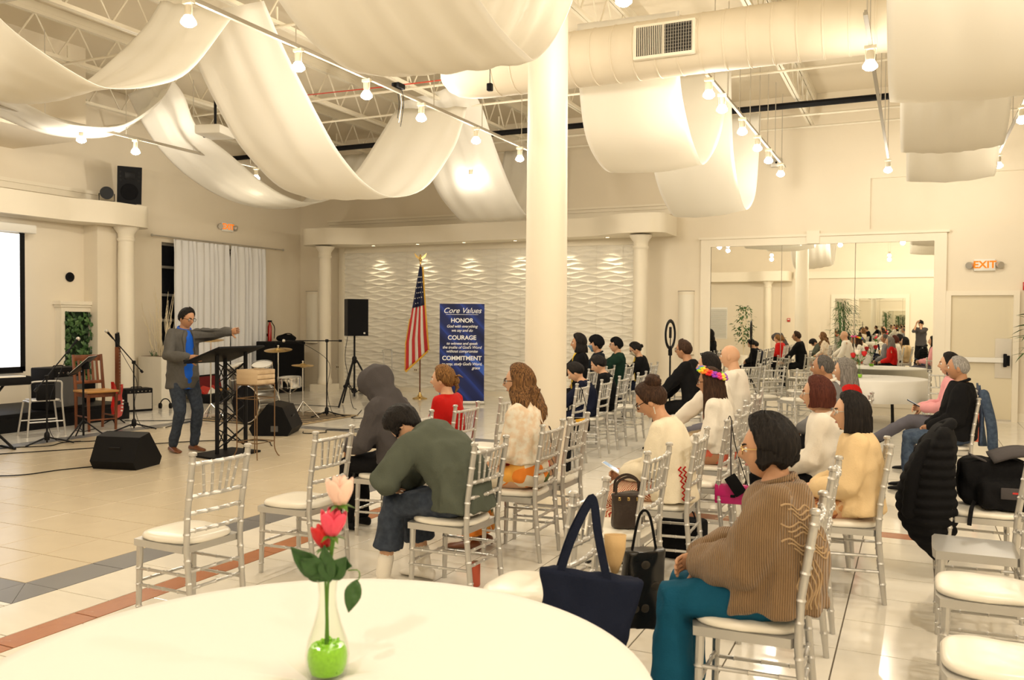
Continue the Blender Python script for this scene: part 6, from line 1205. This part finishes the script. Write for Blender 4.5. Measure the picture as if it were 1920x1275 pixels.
for k in range(5): MB().sphere((-.06+.05*(k % 3), -.052, .10+.10*(k//2)), (.022, .003, .02), 8, 6).build('printed_flower', mat('gold_print', (.035, .028, .02), .5) if k == 0 else bpy.data.materials['gold_print'], t)
t = thing('handbag', 'dark brown leather handbag on the chair before the woman with the hair bun', 'bag', (-1.45, 4.64, .475), yaw); link('bag_body', pouch(.17, .20, .20, .12, .10, .010, 7), FB['leather'], t)
for sy in (-.05, .05): strap(t, [(-.07, sy*.8, .19), (-.06, sy*.8, .26), (0, sy*.8, .29), (.06, sy*.8, .26), (.07, sy*.8, .19)], .014, FB['leather'])
for k in range(3): MB().rbox((-.05+.05*k, -.054, .17), (.014, .006, .02), .002).build('buckle', 'brass', t)
t = thing('shoulder_bag', 'small flat black shoulder bag with a yellow card hanging on an empty chair back', 'bag', (-3.345, 8.98, .40), R(90)); t.rotation_euler = (0, 0, R(12)); MB().rbox((0, 0, .075), (.19, .045, .15), .02).build('bag_body', FB['black'], t); MB().rbox((.01, -.024, .12), (.15, .004, .05), .002, Matrix.Rotation(-.15, 3, 'Y')).build('yellow_card', mat('yellow_card', (.85, .45, .03), .5), t)
strap(t, [(-.085, 0, .14), (-.06, .0, .35), (-.045, .0, .52), (-.03, .0, .53), (.02, 0, .40), (.085, 0, .14)], .007, FB['black'])
t = thing('pink_purse', 'bright magenta envelope purse hanging on a chair back', 'bag', (-1.165, 6.20, .34), R(8)); MB().rbox((0, 0, .065), (.235, .045, .14), .012).build('purse_body', mat('magenta_leather', (.55, .015, .17), .4, bump=.1, bs=80), t); MB().rbox((0, -.024, .09), (.23, .006, .08), .003).build('flap', bpy.data.materials['magenta_leather'], t); MB().rbox((.01, -.029, .055), (.035, .006, .02), .003).build('clasp', 'black', t)
strap(t, [(-.11, 0, .13), (-.06, 0, .4), (-.03, 0, .60), (-.01, 0, .60), (.02, 0, .42), (.11, 0, .13)], .006, FB['black'])
t = thing('phone_pouch', 'black flat phone pouch dangling over the magenta purse', 'pouch', (-1.13, 6.15, .42), R(8)); MB().rbox((0, 0, .06), (.085, .016, .15), .006, Matrix.Rotation(-.6, 3, 'Y')).build('case', FB['black'], t); strap(t, [(-.03, 0, .12), (-.035, 0, .3), (-.03, 0, .52)], .010, FB['charcoal'])
t = thing('tan_bag', 'tan bag with dark stripes sitting on the empty chair by the wavy hair', 'bag', (-2.5, 5.98, .475), R(90)); link('bag_body', pouch(.26, .22, .22, .14, .10, .01, 3), ramp_mat('tan_stripe', 'wave', 6, [(0, (.50, .28, .16)), (.7, (.55, .33, .20)), (.8, (.10, .06, .04))], .6, rot=(0, .6, 0)), t); strap(t, [(-.08, 0, .2), (-.05, 0, .34), (.05, 0, .34), (.08, 0, .2)], .014, FB['leather'])
t = thing('floor_bag', 'square black bag standing on the floor under the chair of the woman with the bun', 'bag', (-1.42, 5.86, 0), R(85)); MB().rbox((0, 0, .14), (.16, .30, .28), .03).build('bag_body', FB['black'], t); strap(t, [(0, -.08, .27), (0, -.05, .33), (0, .05, .33), (0, .08, .27)], .02, FB['black'])
t = thing('floor_case', 'narrow black case standing on the floor by the chair with the shoulder bag', 'case', (-3.42, 8.72, 0), R(20)); MB().rbox((0, 0, .20), (.10, .26, .40), .015).build('case_body', FB['black'], t); MB().rbox((0, 0, .41), (.03, .12, .025), .008).build('handle', 'black', t)
t = thing('drink_can', 'tall coral red drink can standing on the floor behind the green sweatshirt', 'can', (-2.42, 4.66, 0)); MB().lathe([(.024, 0), (.030, .008), (.030, .14), (.022, .152)], 24).build('can_body', mat('coral_can', (.55, .11, .06), .3, metal=.4), t); MB().lathe([(.022, .1525), (.018, .150), (.004, .150)], 20).build('lid', 'chrome', t)
t = thing('fabric_pouch', 'small crumpled beige fabric pouch on the floor under the cream jacket', 'bag', (-.72, 5.52, 0), .4); link('bag_body', pouch(.17, .10, .20, .13, .07, .02, 11, .010), FB['cream'], t); MB().tube(spline([(-.04, 0, .18), (0, 0, .26), (.04, 0, .18)], 10), .006, 6).build('loop', 'black', t)
t = thing('booklet', 'grey booklet on the knees of the man in the grey suit', 'booklet', (-1.18, 8.3, .50), .4); MB().box((0, 0, .14), (.20, .012, .28), Matrix.Rotation(.35, 3, 'Y')).build('cover', FB['grey'], t); MB().box((0, .008, .14), (.19, .004, .27), Matrix.Rotation(.35, 3, 'Y')).build('pages', 'white', t)
# backpack: main body, open flap, pockets
t = thing('backpack', 'black camera backpack lying open on the chair with the quilted coat', 'backpack', (.48, 6.2, .474), R(8)); a_ = MB(); a_.rbox((.0, .10, .15), (.40, .24, .30), .06, None, 3); a_.rbox((.06, -.07, .09), (.36, .20, .17), .05, None, 3); link('pack_body', remeshed(a_, .012, 4, .010, 8, 2, 'pack'), FB['black'], t)
G = [[V((-.02+.30*u, -.04+.20*v, .28+.05*math.sin(u*2.6)+.03*v)) for v in (0, .33, .66, 1)] for u in [i/10 for i in range(11)]]; solidify(MB().grid(G).build('open_flap', FB['charcoal'], t, 180), .022, 1)
MB().rbox((.05, -.172, .12), (.12, .01, .07), .004).build('badge_panel', FB['charcoal'], t); MB().rbox((.07, -.178, .125), (.035, .006, .012), .003).build('badge', 'red', t); MB().rbox((-.10, .03, .305), (.10, .07, .012), .005, Matrix.Rotation(.4, 3, 'Y')).build('handle_pad', FB['charcoal'], t)
strap(t, [(-.14, -.10, .05), (-.17, -.18, .02), (-.18, -.20, -.02), (-.19, -.22, -.08)], .025, FB['black']); strap(t, [(.22, -.10, .17), (.27, -.12, .17), (.28, -.08, .12)], .02, FB['black'])
# black quilted coat over the chair back
t = thing('quilted_coat', 'long black quilted puffer coat draped over the chair back', 'coat', (.155, 6.17, 0)); rings = []
prof = [(.985, .02, .03, .19), (.965, .02, .055, .235), (.90, .01, .085, .245), (.82, -.005, .11, .245), (.72, -.03, .135, .245), (.60, -.05, .155, .23), (.48, -.06, .165, .23), (.36, -.055, .15, .21), (.25, -.03, .115, .17), (.15, .01, .06, .10), (.09, .03, .025, .04)]
def pr(z):
    for a, b in zip(prof[:-1], prof[1:]):
        if b[0] <= z <= a[0]: f_ = (a[0]-z)/(a[0]-b[0]); return [a[k]+(b[k]-a[k])*f_ for k in range(4)]
    return prof[-1]
for k in range(75):
    z = .985-.895*k/74; _, cx, rx, ry = pr(z); pf = 1+.085*abs(math.sin((.975-z)*PI/.062))*min(1, (.975-z)*8)
    rings.append([V((cx+math.cos(a)*rx*pf*(1+.13*math.cos(3*a+z*5)), -.02*(1-z)+math.copysign(abs(math.sin(a))**.7, math.sin(a))*ry*pf*(1+.05*math.sin(4*a+z*4)), z)) for a in [2*PI*i/40 for i in range(40)]])
MB().loft(rings).build('coat_body', FB['black'], t, 180)
for sy in (-1, 1): MB().tube(spline([(-.06, sy*.15, .86), (-.14, sy*.19, .66), (-.16, sy*.17, .44)], 16), [.05+.006*(i % 2) for i in range(16)], 12, round_=True).build('sleeve', FB['black'], t)
MB().tube(spline([(.0, -.13, .95), (.06, -.06, .99), (.06, .06, .99), (.0, .13, .95)], 12), .035, 10, round_=True).build('coat_collar', FB['black'], t)
# denim jacket over the pink person's chair
t = thing('denim_jacket', 'blue denim jacket with a red lining hanging over the chair back of the pink shirt', 'jacket', (.60, 10.35, 0)); G = []
for i in range(25):
    u = -1+2*i/24; G.append([V((.02+.05*v+.03*math.sin(u*6+v*4)*v, u*(.19+.05*v), .95-.62*v+.04*abs(u))) for v in [j/16 for j in range(17)]])
solidify(MB().grid(G).build('jacket_back', FB['denim'], t, 180), .02); MB().tube(spline([(.06, -.2, .9), (.13, -.24, .6), (.15, -.22, .35)], 10), .05, 10, round_=True).build('sleeve', FB['denim'], t); MB().box((.0, -.20, .55), (.04, .02, .30), None).build('lining', FB['coral'], t)
# plants
def leaf_mesh(L, w_): return MB().add([(0, 0, 0), (w_*.5, L*.35, .01), (w_*.35, L*.7, .0), (0, L, -.02), (-w_*.35, L*.7, 0), (-w_*.5, L*.35, .01)], [(0, 1, 5), (1, 2, 4, 5), (2, 3, 4)]).mesh('leaf', 0)
def bush(lab, name, x, y, h, r, n, lm, cane=None, z0=.5):
    t = thing(name, lab, 'plant', (x, y, 0)); MB().lathe([(.13, 0), (.17, .30), (.175, .32), (.15, .32), (.14, .29)], 20).build('pot', 'planter', t); cm = []
    for k in range(5):
        a = random.uniform(0, 2*PI); pts = [(0, 0, .28), (math.cos(a)*r*.15, math.sin(a)*r*.15, h*.45), (math.cos(a)*r*.4, math.sin(a)*r*.4, h*.95)]; MB().tube(spline(pts, 8), .012, 6).build('stem', cane or 'branch', t)
    lm.materials.clear(); lm.materials.append(M['green'])
    for k in range(n):
        v = random.random(); a = random.uniform(0, 2*PI); rr_ = r*math.sqrt(random.random())*(.55+.6*math.sin(PI*min(1, v*1.05))); o = link('leaf', lm, None, t, loc=(math.cos(a)*rr_, math.sin(a)*rr_, z0+(h-z0)*v), rot=(random.uniform(-1.2, .4), random.uniform(-.6, .6), a-PI/2)); s_ = random.uniform(.8, 1.4); o.scale = (s_, s_, s_)
bush('leafy ficus tree in a pot, seen in the mirror near the rear column', 'potted_ficus', -5.9, -1.3, 2.25, .38, 230, leaf_mesh(.12, .06), None, .7)
bush('bamboo plant in a pot by the rear wall mirror, seen in the big mirror', 'potted_bamboo', -2.55, -2.25, 2.5, .34, 230, leaf_mesh(.20, .03), 'green', .7)
bush('bamboo-leaf plant in a pot on the floor right of the exit door', 'potted_palm', 2.02, 15.7, 2.0, .42, 200, leaf_mesh(.26, .035), 'green', .9)
t = thing('flower_pot', 'small pot of red and white blossoms on a shelf right of the exit door', 'plant', (1.86, 16.25, 1.0)); MB().rbox((0, .06, -.02), (.26, .26, .03), .006).build('shelf', 'trimp', t); MB().lathe([(.05, 0), (.07, .10), (.06, .10)], 16).build('pot', 'white', t)
for k in range(9): a = k*.7; MB().sphere((math.cos(a)*.06, math.sin(a)*.06, .15+.03*(k % 3)), .035, 8, 6).build('blossom', 'rose_r' if k % 2 else 'rose_w', t)
